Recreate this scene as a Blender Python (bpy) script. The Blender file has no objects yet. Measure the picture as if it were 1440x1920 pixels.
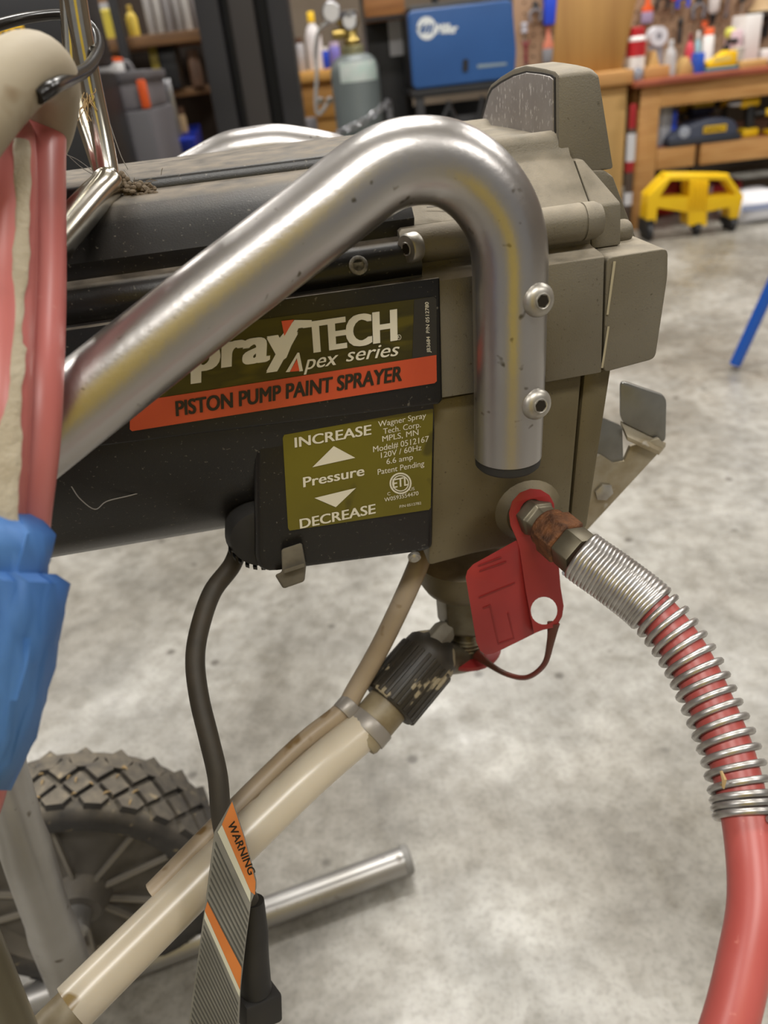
import bpy, bmesh, math, random
from math import sin, cos, pi, radians, sqrt, atan2
from mathutils import Vector as V, Matrix
random.seed(7)
sc = bpy.context.scene
COL = sc.collection

# ------------------------------------------------------------------ camera
FPX, CH = 1440.0, .83
pt, rl = radians(30.5), radians(6.6)
FW = V((0, cos(pt), -sin(pt)))
RT = V((1, 0, 0)) * cos(rl) - V((0, sin(pt), cos(pt))) * sin(rl)
UP = V((1, 0, 0)) * sin(rl) + V((0, sin(pt), cos(pt))) * cos(rl)
CAM = V((0, 0, CH))
cd = bpy.data.cameras.new('camera'); cam = bpy.data.objects.new('camera', cd); COL.objects.link(cam)
cam.matrix_world = Matrix(((RT.x, UP.x, -FW.x, 0), (RT.y, UP.y, -FW.y, 0), (RT.z, UP.z, -FW.z, CH), (0, 0, 0, 1)))
cd.sensor_width = 36; cd.lens = 27; cd.clip_start = .02; cd.clip_end = 60
cd.dof.use_dof = True; cd.dof.focus_distance = .372; cd.dof.aperture_fstop = 27 / 3.2
sc.camera = cam

# ------------------------------------------------------------------ world, lamps, exposure
wd = bpy.data.worlds.new('world'); sc.world = wd; wd.use_nodes = True
bg = wd.node_tree.nodes['Background']; bg.inputs[0].default_value = (.95, .96, 1, 1); bg.inputs[1].default_value = .24
vs = sc.view_settings; vs.view_transform = 'Standard'; vs.look = 'None'; vs.gamma = 1; vs.use_curve_mapping = False
vs.exposure = 0.0
LAMPS = [(-2.2, -1.0), (0.2, -1.0), (2.6, -1.0), (-2.2, 1.6), (0.2, 1.6), (2.6, 1.6), (-2.2, 3.6), (0.2, 3.6), (2.6, 3.6)]
for lx, ly in LAMPS:
    ld = bpy.data.lights.new('ceiling_lamp', 'AREA'); ld.shape = 'RECTANGLE'; ld.size = 1.2; ld.size_y = .28
    ld.energy = 44 if ly < 3 else 56; ld.color = (1, .97, .92)
    lo = bpy.data.objects.new('ceiling_lamp', ld); lo.location = (lx, ly, 2.98); COL.objects.link(lo)

# ------------------------------------------------------------------ pixel rays, sprayer frame
def ray(x, y): return FW + RT * ((x - 720) / FPX) - UP * ((y - 960) / FPX)
def D3(x, y, d): return CAM + ray(x, y) * d
def at(x, y, Y):
    r = ray(x, y); return CAM + r * (Y / r.y)
def G3(x, y, z):
    r = ray(x, y); return CAM + r * ((z - CH) / r.z)
yaw = radians(6.11)
AX = V((cos(yaw), sin(yaw), 0)); TX = V((-sin(yaw), cos(yaw), 0)); ZX = V((0, 0, 1))
OO = D3(955, 700, .37); OO.z = 0
def L(s, t, z): return OO + AX * s + TX * t + ZX * z
def S3(x, y, t):
    r = ray(x, y); return CAM + r * (((OO + TX * t - CAM).dot(TX)) / r.dot(TX))
def sz(x, y, t):
    p = S3(x, y, t) - OO; return p.dot(AX), p.z
def pz(y, t, x=433): return sz(x, y, t)[1]
def A3(x, y, s):
    r = ray(x, y); return CAM + r * (((OO + AX * s - CAM).dot(AX)) / r.dot(AX))

# ------------------------------------------------------------------ materials
def lin(c):
    f = lambda v: (v / 255 / 12.92) if v / 255 <= .04045 else ((v / 255 + .055) / 1.055) ** 2.4
    return (f(c[0]), f(c[1]), f(c[2]), 1)
MATS = {}
def mat(name, c, rough=.5, metal=0, c2=None, scale=30, bump=0, dust=0, dustc=(168, 155, 132), emit=0, trans=0, rough2=None, speck=None, detail=4, stretch=None, spec=.5, coat=0, sss=0, bscale=None, dlo=.15):
    if name in MATS: return MATS[name]
    m = bpy.data.materials.new(name); m.use_nodes = True; MATS[name] = m
    nt = m.node_tree; N = nt.nodes; K = nt.links; b = N['Principled BSDF']
    b.inputs['Roughness'].default_value = rough; b.inputs['Metallic'].default_value = metal
    b.inputs['Specular IOR Level'].default_value = spec
    if coat: b.inputs['Coat Weight'].default_value = coat; b.inputs['Coat Roughness'].default_value = .12
    if trans: b.inputs['Transmission Weight'].default_value = trans
    if sss:
        b.inputs['Subsurface Weight'].default_value = sss; b.inputs['Subsurface Radius'].default_value = (.01, .008, .006)
    tc = N.new('ShaderNodeTexCoord'); mp = N.new('ShaderNodeMapping'); K.new(tc.outputs['Object'], mp.inputs[0])
    if stretch: mp.inputs['Scale'].default_value = stretch
    no = N.new('ShaderNodeTexNoise'); no.inputs['Scale'].default_value = scale; no.inputs['Detail'].default_value = detail
    K.new(mp.outputs[0], no.inputs['Vector'])
    def mix(fac, a, bb):
        x = N.new('ShaderNodeMix'); x.data_type = 'RGBA'
        if isinstance(fac, float): x.inputs[0].default_value = fac
        else: K.new(fac, x.inputs[0])
        for i, q in ((6, a), (7, bb)):
            if isinstance(q, tuple): x.inputs[i].default_value = q
            else: K.new(q, x.inputs[i])
        return x.outputs[2]
    def ramp(src, lo, hi):
        r = N.new('ShaderNodeMapRange'); r.inputs[1].default_value = lo; r.inputs[2].default_value = hi; K.new(src, r.inputs[0]); return r.outputs[0]
    def mul(a, bb):
        r = N.new('ShaderNodeMath'); r.operation = 'MULTIPLY'
        for i, q in ((0, a), (1, bb)):
            if isinstance(q, (int, float)): r.inputs[i].default_value = q
            else: K.new(q, r.inputs[i])
        return r.outputs[0]
    col = lin(c)
    if c2: col = mix(ramp(no.outputs[0], .35, .65), lin(c), lin(c2))
    if speck:
        sn = N.new('ShaderNodeTexNoise'); sn.inputs['Scale'].default_value = speck[0]; sn.inputs['Detail'].default_value = 2
        if len(speck) > 4: K.new(mp.outputs[0], sn.inputs['Vector'])
        else: K.new(tc.outputs['Object'], sn.inputs['Vector'])
        col = mix(ramp(sn.outputs[0], speck[1], speck[2]), col, lin(speck[3]))
    if dust:
        ge = N.new('ShaderNodeNewGeometry'); sx = N.new('ShaderNodeSeparateXYZ'); K.new(ge.outputs['Normal'], sx.inputs[0])
        dn = N.new('ShaderNodeTexNoise'); dn.inputs['Scale'].default_value = 90; dn.inputs['Detail'].default_value = 6; K.new(tc.outputs['Object'], dn.inputs['Vector'])
        f = mul(mul(ramp(sx.outputs[2], dlo, .97), ramp(dn.outputs[0], .15, .65)), dust)
        col = mix(f, col, lin(dustc))
        rr = N.new('ShaderNodeMapRange'); rr.inputs[3].default_value = rough; rr.inputs[4].default_value = .9; K.new(f, rr.inputs[0]); K.new(rr.outputs[0], b.inputs['Roughness'])
        if metal: 
            mm = N.new('ShaderNodeMapRange'); mm.inputs[3].default_value = metal; mm.inputs[4].default_value = 0; K.new(f, mm.inputs[0]); K.new(mm.outputs[0], b.inputs['Metallic'])
    elif rough2 is not None:
        rr = N.new('ShaderNodeMapRange'); rr.inputs[1].default_value = .35; rr.inputs[2].default_value = .65; rr.inputs[3].default_value = rough; rr.inputs[4].default_value = rough2
        K.new(no.outputs[0], rr.inputs[0]); K.new(rr.outputs[0], b.inputs['Roughness'])
    if isinstance(col, tuple): b.inputs['Base Color'].default_value = col
    else: K.new(col, b.inputs['Base Color'])
    if bump:
        bn = N.new('ShaderNodeTexNoise'); bn.inputs['Scale'].default_value = bscale or scale * 4; bn.inputs['Detail'].default_value = 3; K.new(mp.outputs[0], bn.inputs['Vector'])
        bu = N.new('ShaderNodeBump'); bu.inputs['Strength'].default_value = bump; bu.inputs['Distance'].default_value = .002
        K.new(bn.outputs[0], bu.inputs['Height']); K.new(bu.outputs[0], b.inputs['Normal'])
    if emit:
        b.inputs['Emission Color'].default_value = lin(c); b.inputs['Emission Strength'].default_value = emit
    return m

def concrete():
    m = mat('polished_concrete', (176, 172, 160), .34); nt = m.node_tree; N = nt.nodes; K = nt.links; b = N['Principled BSDF']
    tc = N.new('ShaderNodeTexCoord')
    def noise(s, d=5, dis=0):
        n = N.new('ShaderNodeTexNoise'); n.inputs['Scale'].default_value = s; n.inputs['Detail'].default_value = d; n.inputs['Distortion'].default_value = dis
        K.new(tc.outputs['Object'], n.inputs['Vector']); return n.outputs[0]
    def rmp(src, stops):
        r = N.new('ShaderNodeValToRGB'); e = r.color_ramp.elements
        e[0].position, e[0].color = stops[0][0], lin(stops[0][1]); e[1].position, e[1].color = stops[1][0], lin(stops[1][1])
        for p_, c_ in stops[2:]:
            x = e.new(p_); x.color = lin(c_)
        K.new(src, r.inputs[0]); return r.outputs[0]
    def mixc(kind, f, a, c):
        x = N.new('ShaderNodeMix'); x.data_type = 'RGBA'; x.blend_type = kind; x.inputs[0].default_value = f; K.new(a, x.inputs[6]); K.new(c, x.inputs[7]); return x.outputs[2]
    a = rmp(noise(7, 8, .6), [(.3, (143, 141, 135)), (.72, (184, 182, 176)), (.5, (164, 162, 156))])
    c = rmp(noise(38, 6), [(.32, (205, 202, 196)), (.62, (255, 255, 255))])
    col = mixc('MULTIPLY', .75, a, c)
    col = mixc('MULTIPLY', .22, col, rmp(noise(150, 4), [(.36, (120, 116, 106)), (.52, (255, 255, 255))]))
    st = rmp(noise(1.7, 4, .4), [(.40, (160, 150, 132)), (.60, (255, 255, 255))])
    col = mixc('MULTIPLY', .55, col, st)
    vo = N.new('ShaderNodeTexVoronoi'); vo.inputs['Scale'].default_value = 11; vo.inputs['Randomness'].default_value = 1; K.new(tc.outputs['Object'], vo.inputs['Vector'])
    sp = rmp(vo.outputs['Distance'], [(.05, (96, 84, 64)), (.11, (255, 255, 255))])
    col = mixc('MULTIPLY', .7, col, sp)
    K.new(col, b.inputs['Base Color'])
    mr = N.new('ShaderNodeMapRange'); mr.inputs[1].default_value = .3; mr.inputs[2].default_value = .7; mr.inputs[3].default_value = .24; mr.inputs[4].default_value = .5
    K.new(noise(16, 6), mr.inputs[0]); K.new(mr.outputs[0], b.inputs['Roughness'])
    bu = N.new('ShaderNodeBump'); bu.inputs['Strength'].default_value = .12; bu.inputs['Distance'].default_value = .003; K.new(noise(60, 6), bu.inputs['Height']); K.new(bu.outputs[0], b.inputs['Normal'])
    return m

def wood(name, c, c2, scale=6, stretch=(1, 1, 12), rough=.6):
    return mat(name, c, rough, c2=c2, scale=scale, stretch=stretch, detail=6)

# ------------------------------------------------------------------ mesh building
class MB:
    def __init__(s): s.bm = bmesh.new()
    def prism(s, pts, off):
        a = [s.bm.verts.new(p) for p in pts]; b = [s.bm.verts.new(V(p) + off) for p in pts]; n = len(a)
        s.bm.faces.new(a); s.bm.faces.new(list(reversed(b)))
        for i in range(n): s.bm.faces.new((a[(i + 1) % n], a[i], b[i], b[(i + 1) % n]))
        return s
    def loft(s, rings, closed=True, caps=True):
        vv = [[s.bm.verts.new(p) for p in r] for r in rings]
        for a, b in zip(vv, vv[1:]):
            n = len(a)
            for i in range(n if closed else n - 1):
                j = (i + 1) % n; s.bm.faces.new((a[i], a[j], b[j], b[i]))
        if caps: s.bm.faces.new(list(reversed(vv[0]))); s.bm.faces.new(vv[-1])
        return s
    def box(s, c, size, ax=None, ay=None, az=None):
        ax = (ax or V((1, 0, 0))).normalized(); az = (az or V((0, 0, 1))).normalized(); ay = ay or az.cross(ax)
        c = V(c); x, y, z = [q / 2 for q in size]
        p = [c + ax * i * x + ay * j * y - az * z for i, j in ((-1, -1), (1, -1), (1, 1), (-1, 1))]
        return s.prism(p, az * size[2])
    def tube(s, pts, r, seg=16, caps=True, flat=None):
        pts = [V(p) for p in pts]; n = len(pts); rr = r if isinstance(r, (list, tuple)) else [r] * n
        tg = [(pts[min(i + 1, n - 1)] - pts[max(i - 1, 0)]).normalized() for i in range(n)]
        u = tg[0].orthogonal().normalized(); rings = []
        for i in range(n):
            u = (u - tg[i] * u.dot(tg[i])).normalized(); w = tg[i].cross(u)
            rings.append([pts[i] + (u * cos(2 * pi * k / seg) + w * sin(2 * pi * k / seg)) * rr[i] for k in range(seg)])
        return s.loft(rings, True, caps)
    def lathe(s, p0, d, prof, seg=24, caps=True):
        p0 = V(p0); d = V(d).normalized(); u = d.orthogonal().normalized(); w = d.cross(u)
        return s.loft([[p0 + d * h + (u * cos(2 * pi * k / seg) + w * sin(2 * pi * k / seg)) * r for k in range(seg)] for h, r in prof], True, caps)
    def ball(s, c, r, seg=12, sq=(1, 1, 1)):
        mm = Matrix.Translation(V(c)) @ Matrix.Diagonal((r * sq[0], r * sq[1], r * sq[2], 1))
        bmesh.ops.create_uvsphere(s.bm, u_segments=seg, v_segments=seg // 2 + 1, radius=1, matrix=mm); return s
    def mesh(s, me_in, fn):
        vs_ = [s.bm.verts.new(fn(v.co)) for v in me_in.vertices]
        for p in me_in.polygons:
            try: s.bm.faces.new([vs_[i] for i in p.vertices])
            except ValueError: pass
        return s
def spline(pts, n=8):
    pts = [V(p) for p in pts]; P = [pts[0] * 2 - pts[1]] + pts + [pts[-1] * 2 - pts[-2]]; out = []
    for i in range(1, len(P) - 2):
        a, b, c, d = P[i - 1:i + 3]
        for k in range(n):
            t = k / n
            out.append(.5 * ((2 * b) + (c - a) * t + (2 * a - 5 * b + 4 * c - d) * t * t + (3 * b - a - 3 * c + d) * t ** 3))
    out.append(pts[-1]); return out
def rnd(pts, r, n=4):
    out = []; m = len(pts)
    for i in range(m):
        p = V(pts[i]); a = V(pts[i - 1]) - p; b = V(pts[(i + 1) % m]) - p
        q = min(r, a.length * .48, b.length * .48); a = p + a.normalized() * q; b = p + b.normalized() * q
        for k in range(n + 1):
            t = k / n; out.append(a * (1 - t) ** 2 + p * 2 * t * (1 - t) + b * t * t)
    return out

WL = {}
def obj(name, mb, m, parent=None, bevel=0, seg=2, ang=38, kind=None, label=None, cat=None, group=None, loc=None):
    bm = mb.bm
    bmesh.ops.remove_doubles(bm, verts=bm.verts, dist=1e-7)
    bmesh.ops.recalc_face_normals(bm, faces=bm.faces)
    if bevel:
        ed = [e for e in bm.edges if len(e.link_faces) == 2 and e.calc_face_angle(0) > radians(28)]
        bmesh.ops.bevel(bm, geom=ed, offset=bevel, segments=seg, profile=.5, affect='EDGES', clamp_overlap=True)
    vs_ = [v.co for v in bm.verts]
    lo = V([min(v[i] for v in vs_) for i in range(3)]); hi = V([max(v[i] for v in vs_) for i in range(3)])
    c = loc or V(((lo.x + hi.x) / 2, (lo.y + hi.y) / 2, lo.z if parent is None else (lo.z + hi.z) / 2))
    bmesh.ops.translate(bm, verts=bm.verts, vec=-c)
    me = bpy.data.meshes.new(name); bm.to_mesh(me); bm.free()
    for p in me.polygons: p.use_smooth = True
    me.set_sharp_from_angle(angle=radians(ang))
    me.materials.append(m)
    o = bpy.data.objects.new(name, me); COL.objects.link(o)
    if parent: o.parent = parent; o.location = c - WL[parent.name]
    else: o.location = c
    WL[o.name] = V(c)
    if kind: o['kind'] = kind
    if label: o['label'] = label
    if cat: o['category'] = cat
    if group: o['group'] = group
    return o
def thing(name, loc, label, cat, group=None):
    o = bpy.data.objects.new(name, None); COL.objects.link(o); o.empty_display_size = .05; o.location = loc; WL[o.name] = V(loc)
    o['label'] = label; o['category'] = cat
    if group: o['group'] = group
    return o
def copy_tree(o, loc, label=None, parent=None):
    c = o.copy(); COL.objects.link(c)
    if parent is None:
        c.location = loc; WL[c.name] = V(loc)
        if label: c['label'] = label
    else: c.parent = parent
    for ch in list(o.children): copy_tree(ch, None, None, c)
    return c

# flat outlines with holes, and lettering
def curve_mesh(polys, th):
    cu = bpy.data.curves.new('outline', 'CURVE'); cu.dimensions = '2D'; cu.fill_mode = 'BOTH'; cu.extrude = th / 2
    for p in polys:
        sp = cu.splines.new('POLY'); sp.points.add(len(p) - 1); sp.use_cyclic_u = True
        for q, (x, y) in zip(sp.points, p): q.co = (x, y, 0, 1)
    o = bpy.data.objects.new('outline', cu); me = o.to_mesh(); r = me.copy(); o.to_mesh_clear(); bpy.data.objects.remove(o); bpy.data.curves.remove(cu); return r
def text_mesh(s, bold=0, shear=0, spacing=1):
    cu = bpy.data.curves.new('lettering', 'FONT'); cu.body = s; cu.size = 1; cu.offset = bold; cu.shear = shear; cu.resolution_u = 4; cu.space_character = spacing
    o = bpy.data.objects.new('lettering', cu); me = o.to_mesh(); r = me.copy(); o.to_mesh_clear(); bpy.data.objects.remove(o); bpy.data.curves.remove(cu); return r
_cap = text_mesh('H'); CAP = max(v.co.y for v in _cap.vertices)
def text_into(mb, s, bl, br, tl, nrm, lift=0, bold=0, shear=0, spacing=1):
    me = text_mesh(s, 0, shear, spacing)
    x0 = min(v.co.x for v in me.vertices); x1 = max(v.co.x for v in me.vertices)
    ex = br - bl; ey = tl - bl; w = x1 - x0
    sh = [(-bold, 0), (bold, 0)] if bold < .015 else [(a * bold, b * bold * .7) for a in (-1, -.5, 0, .5, 1) for b in (-.5, .5)]
    for n, (dx, dy) in enumerate(sh):
        mb.mesh(me, lambda c: bl + ex * ((c.x - x0 + dx) / w) + ey * ((c.y + dy) / CAP) + nrm * (lift + n * 4e-6))
    bpy.data.meshes.remove(me); return mb
def plate(mb, polys, fn, th):   # polys of pixel outlines mapped onto a plane by fn(x,y,depth offset)
    me = curve_mesh([[(x / 1000, -y / 1000) for x, y in p] for p in polys], 2)
    mb.mesh(me, lambda c: fn(c.x * 1000, -c.y * 1000, (c.z * .5) * th)); bpy.data.meshes.remove(me); return mb
def circ(cx, cy, rx, ry=None, n=20, a0=0): ry = ry or rx; return [(cx + rx * cos(a0 + 2 * pi * k / n), cy + ry * sin(a0 + 2 * pi * k / n)) for k in range(n)]

# ------------------------------------------------------------------ the room
M = mat
FLOOR = concrete()
obj('floor', MB().box((0, 1.5, -.05), (9, 8, .1)), FLOOR, kind='structure')
pegb = mat('brown_pegboard', (164, 134, 108), .7, c2=(150, 120, 94), scale=5)
drywall = mat('shop_wall_paint', (112, 100, 86), .8, c2=(100, 88, 74), scale=3)
obj('wall_back', MB().box((0, 5.55, 1.5), (9, .1, 3.2)), drywall, kind='structure')
obj('wall_left', MB().box((-4.55, 1.5, 1.5), (.1, 8, 3.2)), drywall, kind='structure')
obj('wall_right', MB().box((4.55, 1.5, 1.5), (.1, 8, 3.2)), drywall, kind='structure')
obj('ceiling', MB().box((0, 1.5, 3.15), (9, 8, .1)), mat('ceiling_white', (205, 202, 195), .8), kind='structure')
fx = mat('lamp_housing', (225, 225, 222), .4)
for i, (lx, ly) in enumerate(LAMPS):
    mb = MB(); mb.box((lx, ly, 3.05), (1.26, .34, .1))
    obj('ceiling_light', mb, fx, bevel=.008, label='white ceiling light, %s of the %s row' % (('left one', 'middle one', 'right one')[i % 3], ('front', 'middle', 'back')[i // 3]), cat='light', group='ceiling light fixtures')

# unseen cabinet-shaped reflector, added behind the camera to mirror yellow into the metal
YR = thing('yellow_reflector', (.05, -1.15, 0), 'tall yellow reflector added behind the viewpoint, mirrored in the aluminium tubes', 'cabinet')
yrm = mat('reflector_yellow', (232, 202, 30), .45)
obj('body', MB().box((.05, -1.15, .92), (.62, .42, 1.72)), yrm, YR, bevel=.01)
for q in (-.155, .155): dr_ = obj('reflector_door', MB().box((.05 + q, -.93, .92), (.3, .02, 1.6)), yrm, YR, bevel=.004); obj('handle', MB().box((.05 + q * .25, -.912, .95), (.02, .02, .16)), mat('handle_black', (30, 30, 30), .5), dr_, bevel=.004)
obj('reflector_plinth', MB().box((.05, -1.15, .03), (.58, .38, .06)), mat('plinth_dark', (40, 40, 40), .6), YR)

# ------------------------------------------------------------------ the paint sprayer
alu = mat('cast_aluminium', (119, 113, 100), .5, .25, c2=(105, 98, 83), scale=14, bump=.14, bscale=1300, dust=.9, dlo=.25, dustc=(163, 153, 136), speck=(620, .66, .8, (82, 74, 60)))
alu2 = mat('pump_casting', (118, 109, 86), .5, .3, c2=(98, 88, 64), scale=12, bump=.12, bscale=1300, dust=.7, speck=(620, .66, .8, (70, 62, 46)))
blk = mat('black_housing', (27, 25, 23), .36, c2=(20, 18, 16), scale=20, bump=.05, bscale=1400, dust=.8, dlo=.82, dustc=(138, 128, 114), speck=(520, .67, .76, (92, 87, 78)), spec=.45)
tubem = mat('brushed_aluminium', (184, 181, 179), .29, .95, c2=(166, 162, 160), scale=9, bump=.05, bscale=300, speck=(120, .68, .74, (110, 104, 92)), rough2=.38)
footm = mat('grey_frame_tube', (172, 170, 168), .36, .75, c2=(150, 147, 142), scale=9, speck=(60, .66, .74, (96, 88, 76)))
chrome = mat('chrome', (206, 202, 192), .2, 1, c2=(180, 174, 160), scale=40)
steel = mat('zinc_steel', (196, 192, 184), .4, .8, c2=(150, 145, 136), scale=60)
dsteel = mat('dirty_steel', (120, 114, 98), .42, .75, c2=(92, 84, 66), scale=50)
rust = mat('rusty_steel', (122, 78, 46), .7, .35, c2=(74, 48, 32), scale=160, bump=.5, bscale=500)
rubber = mat('black_rubber', (28, 27, 26), .65, c2=(38, 36, 33), scale=40)
base = L(-.05, .11, 0)
SP = thing('paint_sprayer', base, 'black and grey piston pump paint sprayer on an aluminium tube cart, in the foreground', 'paint sprayer')

# motor housing: profile run along the axis
def mirror_prof(near, c=.11): return near + [(2 * c - t, z) for t, z in reversed(near)]
near = [(.098, pz(292, .1)), (.064, pz(312, .064)), (.062, pz(320, .062)), (.061, pz(335, .061)), (.052, pz(342, .052)), (.040, pz(352, .04)), (.037, pz(360, .037)),
        (.029, pz(390, .029)), (.020, pz(425, .02)), (.014, pz(455, .014)), (.0155, pz(470, .0155)), (.0155, pz(486, .0155)), (.0095, pz(496, .0095)), (.005, pz(512, .005)), (.0035, pz(535, .0035)),
        (.0035, pz(552, .0035)), (.006, pz(566, .006)), (.0055, pz(571, .0055)), (.001, pz(578, .001)), (0, pz(584, 0)), (0, .693)]
near += [(.1 - .1 * cos(radians(a)), .693 - .1 * sin(radians(a))) for a in (10, 20, 30, 40, 50, 60, 70, 80, 90)]
prof = mirror_prof(near)
mb = MB(); mb.loft([[L(s, .11 + (t - .11) * k, .7 + (z - .7) * k) for t, z in prof] for s, k in ((-.362, .8), (-.355, .93), (-.34, 1), (-.25, 1), (-.15, 1), (-.038, 1))])
housing = obj('motor_housing', mb, blk, SP, ang=50)
# raised cover that carries the name label
def S3f(t0): return lambda x, y, d: S3(x, y, t0 + d)
mb = MB(); plate(mb, [[(60, 852), (823, 757), (829, 749), (824, 520), (560, 556), (60, 628)]], S3f(0), .006)
cover = obj('side_cover', mb, blk, SP, bevel=.0008)
# screw hole ring on the shoulder
mb = MB(); pc = S3(672, 498, .0035)
mb.lathe(pc, -TX + ZX * .5, [(0, .0042), (.0008, .0042), (.0012, .0036), (.0012, .0026), (-.002, .0024)], 16)
obj('screw_hole', mb, mat('worn_ring', (150, 144, 132), .5, c2=(40, 38, 35), scale=300), SP)
# control box with the pressure label
def sq(x, y, t): p = S3(x, y, t); return p
box = rnd([sq(476, 800, .002), sq(478, 1079, .002), sq(792, 1037, .002), sq(812, 1030, .002), sq(818, 757, .002)], .012, 5)
mb = MB(); mb.prism(box, TX * .1)
cbox = obj('control_box', mb, blk, SP, bevel=.004, seg=3)
# round end of the pressure control beneath
pc = S3(492, 1004, .012); mb = MB()
mb.lathe(pc + TX * .06, -TX, [(0, .016), (.02, .0195), (.058, .0195), (.064, .0165), (.066, .012)], 36)
knob = obj('pressure_knob', mb, rubber, SP)
mb = MB()
for k in range(7):
    a = radians(196 + k * 13); mb.box(pc + TX * .022 + (AX * cos(a) + ZX * sin(a)) * .0191, (.0022, .05, .0016), AX * -sin(a) + ZX * cos(a), TX)
obj('grip_ridges', mb, rubber, knob, kind='stuff')
# little grey clip below the box
mb = MB(); plate(mb, [[(527, 1030), (566, 1017), (570, 1038), (574, 1062), (571, 1090), (531, 1104), (515, 1078), (529, 1072)]], S3f(.004), .012)
clip = obj('clip', mb, mat('grey_plastic', (112, 106, 92), .6, c2=(92, 86, 74), scale=80), SP, bevel=.0012)
mb = MB(); plate(mb, [[(533, 1068), (570, 1056), (571, 1063), (533, 1075)]], S3f(-.0035), .003)
obj('clip_rib', mb, mat('grey_plastic', (0, 0, 0)), clip)

# cast gear housing: profile from ridge to side face
gx = 1107
def gz(y, t): return sz(gx, y, t)[1]
gn = [(.09, .789), (.064, .7885)] + [(.054 + .0068 * cos(radians(a)), .7852 + .0066 * sin(radians(a))) for a in (70, 100, 130, 160, 185)]
gn += [(.044, gz(287, .044)), (.040, gz(297, .04)), (.029, gz(342, .029)), (.018, gz(388, .018))]
bz = (gz(388, .012) + gz(442, .012)) / 2
gn += [(.0165, bz + .008), (.016, bz - .008), (.0165, gz(457, .0165)), (.0145, gz(462, .0145)), (.003, gz(478, .003)), (0, gz(486, 0)), (0, .6865)]
mb = MB(); pf = mirror_prof(gn); mb.loft([[L(s, t, z) for t, z in pf] for s in (-.0385, .0455)])
gear = obj('gear_housing', mb, alu, SP, ang=32)
# bolt boss with its end cap
pb = L(-.046, .014, bz)
mb = MB(); mb.lathe(pb, AX, [(0, .0072), (.0015, .0082), (.085, .0084), (.0852, .0079), (.0858, .0079), (.086, .0084), (.0915, .0083), (.0945, .0068), (.0955, .0045)], 24)
obj('bolt_boss', mb, alu, SP)
def cap_screw(p, d, r, h, name='cap_screw', m=steel, style='button'):
    mb = MB(); d = V(d).normalized()
    pr = [(0, r), (h * .45, r * .97), (h * .75, r * .85), (h, r * .6)] if style == 'button' else [(0, r), (h * .85, r), (h, r * .9)]
    mb.lathe(p, d, pr, 28); o = obj(name, mb, m, SP)
    mb = MB(); mb.lathe(p + d * (h - .0006), d, [(0, r * .38), (.0008, r * .38)], 6)
    obj('hex_socket', mb, mat('socket_dark', (52, 46, 36), .4, .6), o)
    mb = MB(); mb.tube([p + d * (h + .0001) + (d.orthogonal().normalized() * cos(2 * pi * k / 20) + d.cross(d.orthogonal().normalized()) * sin(2 * pi * k / 20)) * r * .43 for k in range(21)], r * .05, 6)
    obj('socket_rim', mb, m, o); return o
cap_screw(S3(779, 462, .006), -AX * .86 - TX * .5, .0064, .0055, style='cap')
# front cover: flanged top, side box, tower
mb = MB()
ft = [(.040, gz(297, .04), .0506), (.018, gz(388, .018), .0608), (.017, .742, .0612), (.203, .742, .0612), (.18, gz(297, .04), .0506)]
mb.loft([[L(.0462, t, z) for t, z, s in ft], [L(s, t, z) for t, z, s in ft]])
obj('cover_flange', mb, alu, SP, bevel=.0012)
mb = MB(); fl = [S3(x, y, .046) for x, y in ((1085, 318), (1132, 318), (1151, 331), (1172, 388), (1196, 452), (1198, 480), (1085, 490))]
mb.prism(fl, TX * .12)
mb.lathe(S3(1150, 438, .03), AX * .9 + ZX * .1, [(0, .0058), (.006, .0058), (.009, .004)], 16)
obj('cover_flank', mb, alu, SP, bevel=.0015)
mb = MB(); mb.prism(rnd([S3(x, y, 0) for x, y in ((1137, 483), (1253, 465), (1252, 520), (1229, 673), (1131, 699))], .003, 3), TX * .22)
obj('front_cover', mb, alu, SP, bevel=.0028, seg=3)
mb = MB(); plate(mb, [[(1150, 490), (1155, 490), (1141, 590), (1137, 590)], [(1139, 612), (1143, 612), (1131, 690), (1127, 690)]], S3f(-.0003), .0008)
obj('casting_line', mb, mat('scratch_bright', (168, 158, 132), .5), SP)
# side plate step between tube and cover
mb = MB(); mb.prism([S3(x, y, -.0012) for x, y in ((1024, 497), (1134, 481), (1128, 699), (1022, 718))], TX * .02)
obj('side_plate', mb, alu, SP, bevel=.0008)
# tower with its oval-topped rear panel
s0 = .0405
arch = [(1047, 330), (1047, 141), (1040, 133), (1022, 128), (1000, 124), (985, 122), (962, 128), (938, 143), (920, 158), (915, 166), (908, 192), (892, 252), (886, 330)]
ring0 = [A3(x, y, s0) for x, y in arch]
def fs(z): return .0603 + max(0, .815 - z) * .2
mb = MB(); mb.loft([ring0, [p + AX * (fs(p.z) - s0 - .004) for p in ring0], [p + AX * (fs(p.z) - s0) + (ZX * -.0022 if p.z > .8 else V((0, 0, 0))) for p in ring0]])
tower = obj('tower', mb, alu, SP, bevel=.0014)
inner = [(1041, 300), (1040, 148), (1034, 143), (1016, 139), (990, 136), (966, 143), (942, 156), (926, 168), (920, 180), (899, 252), (893, 300)]
mb = MB(); mb.prism([A3(x, y, s0) for x, y in inner], -AX * .0012)
obj('rear_panel', mb, mat('pitted_grey_panel', (140, 134, 130), .5, .3, c2=(128, 122, 118), scale=40, speck=(420, .6, .7, (184, 179, 175), 1), stretch=(1, 1, .6)), tower, bevel=.0005)
mb = MB(); g = [A3(1040 + (x - 1040) * 1.03 + (2 if x > 1000 else -1), y - 3, s0) for x, y in inner]; mb.prism(g, -AX * .0004)
obj('panel_gap', mb, mat('gap_dark', (34, 30, 26), .8), tower)

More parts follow.
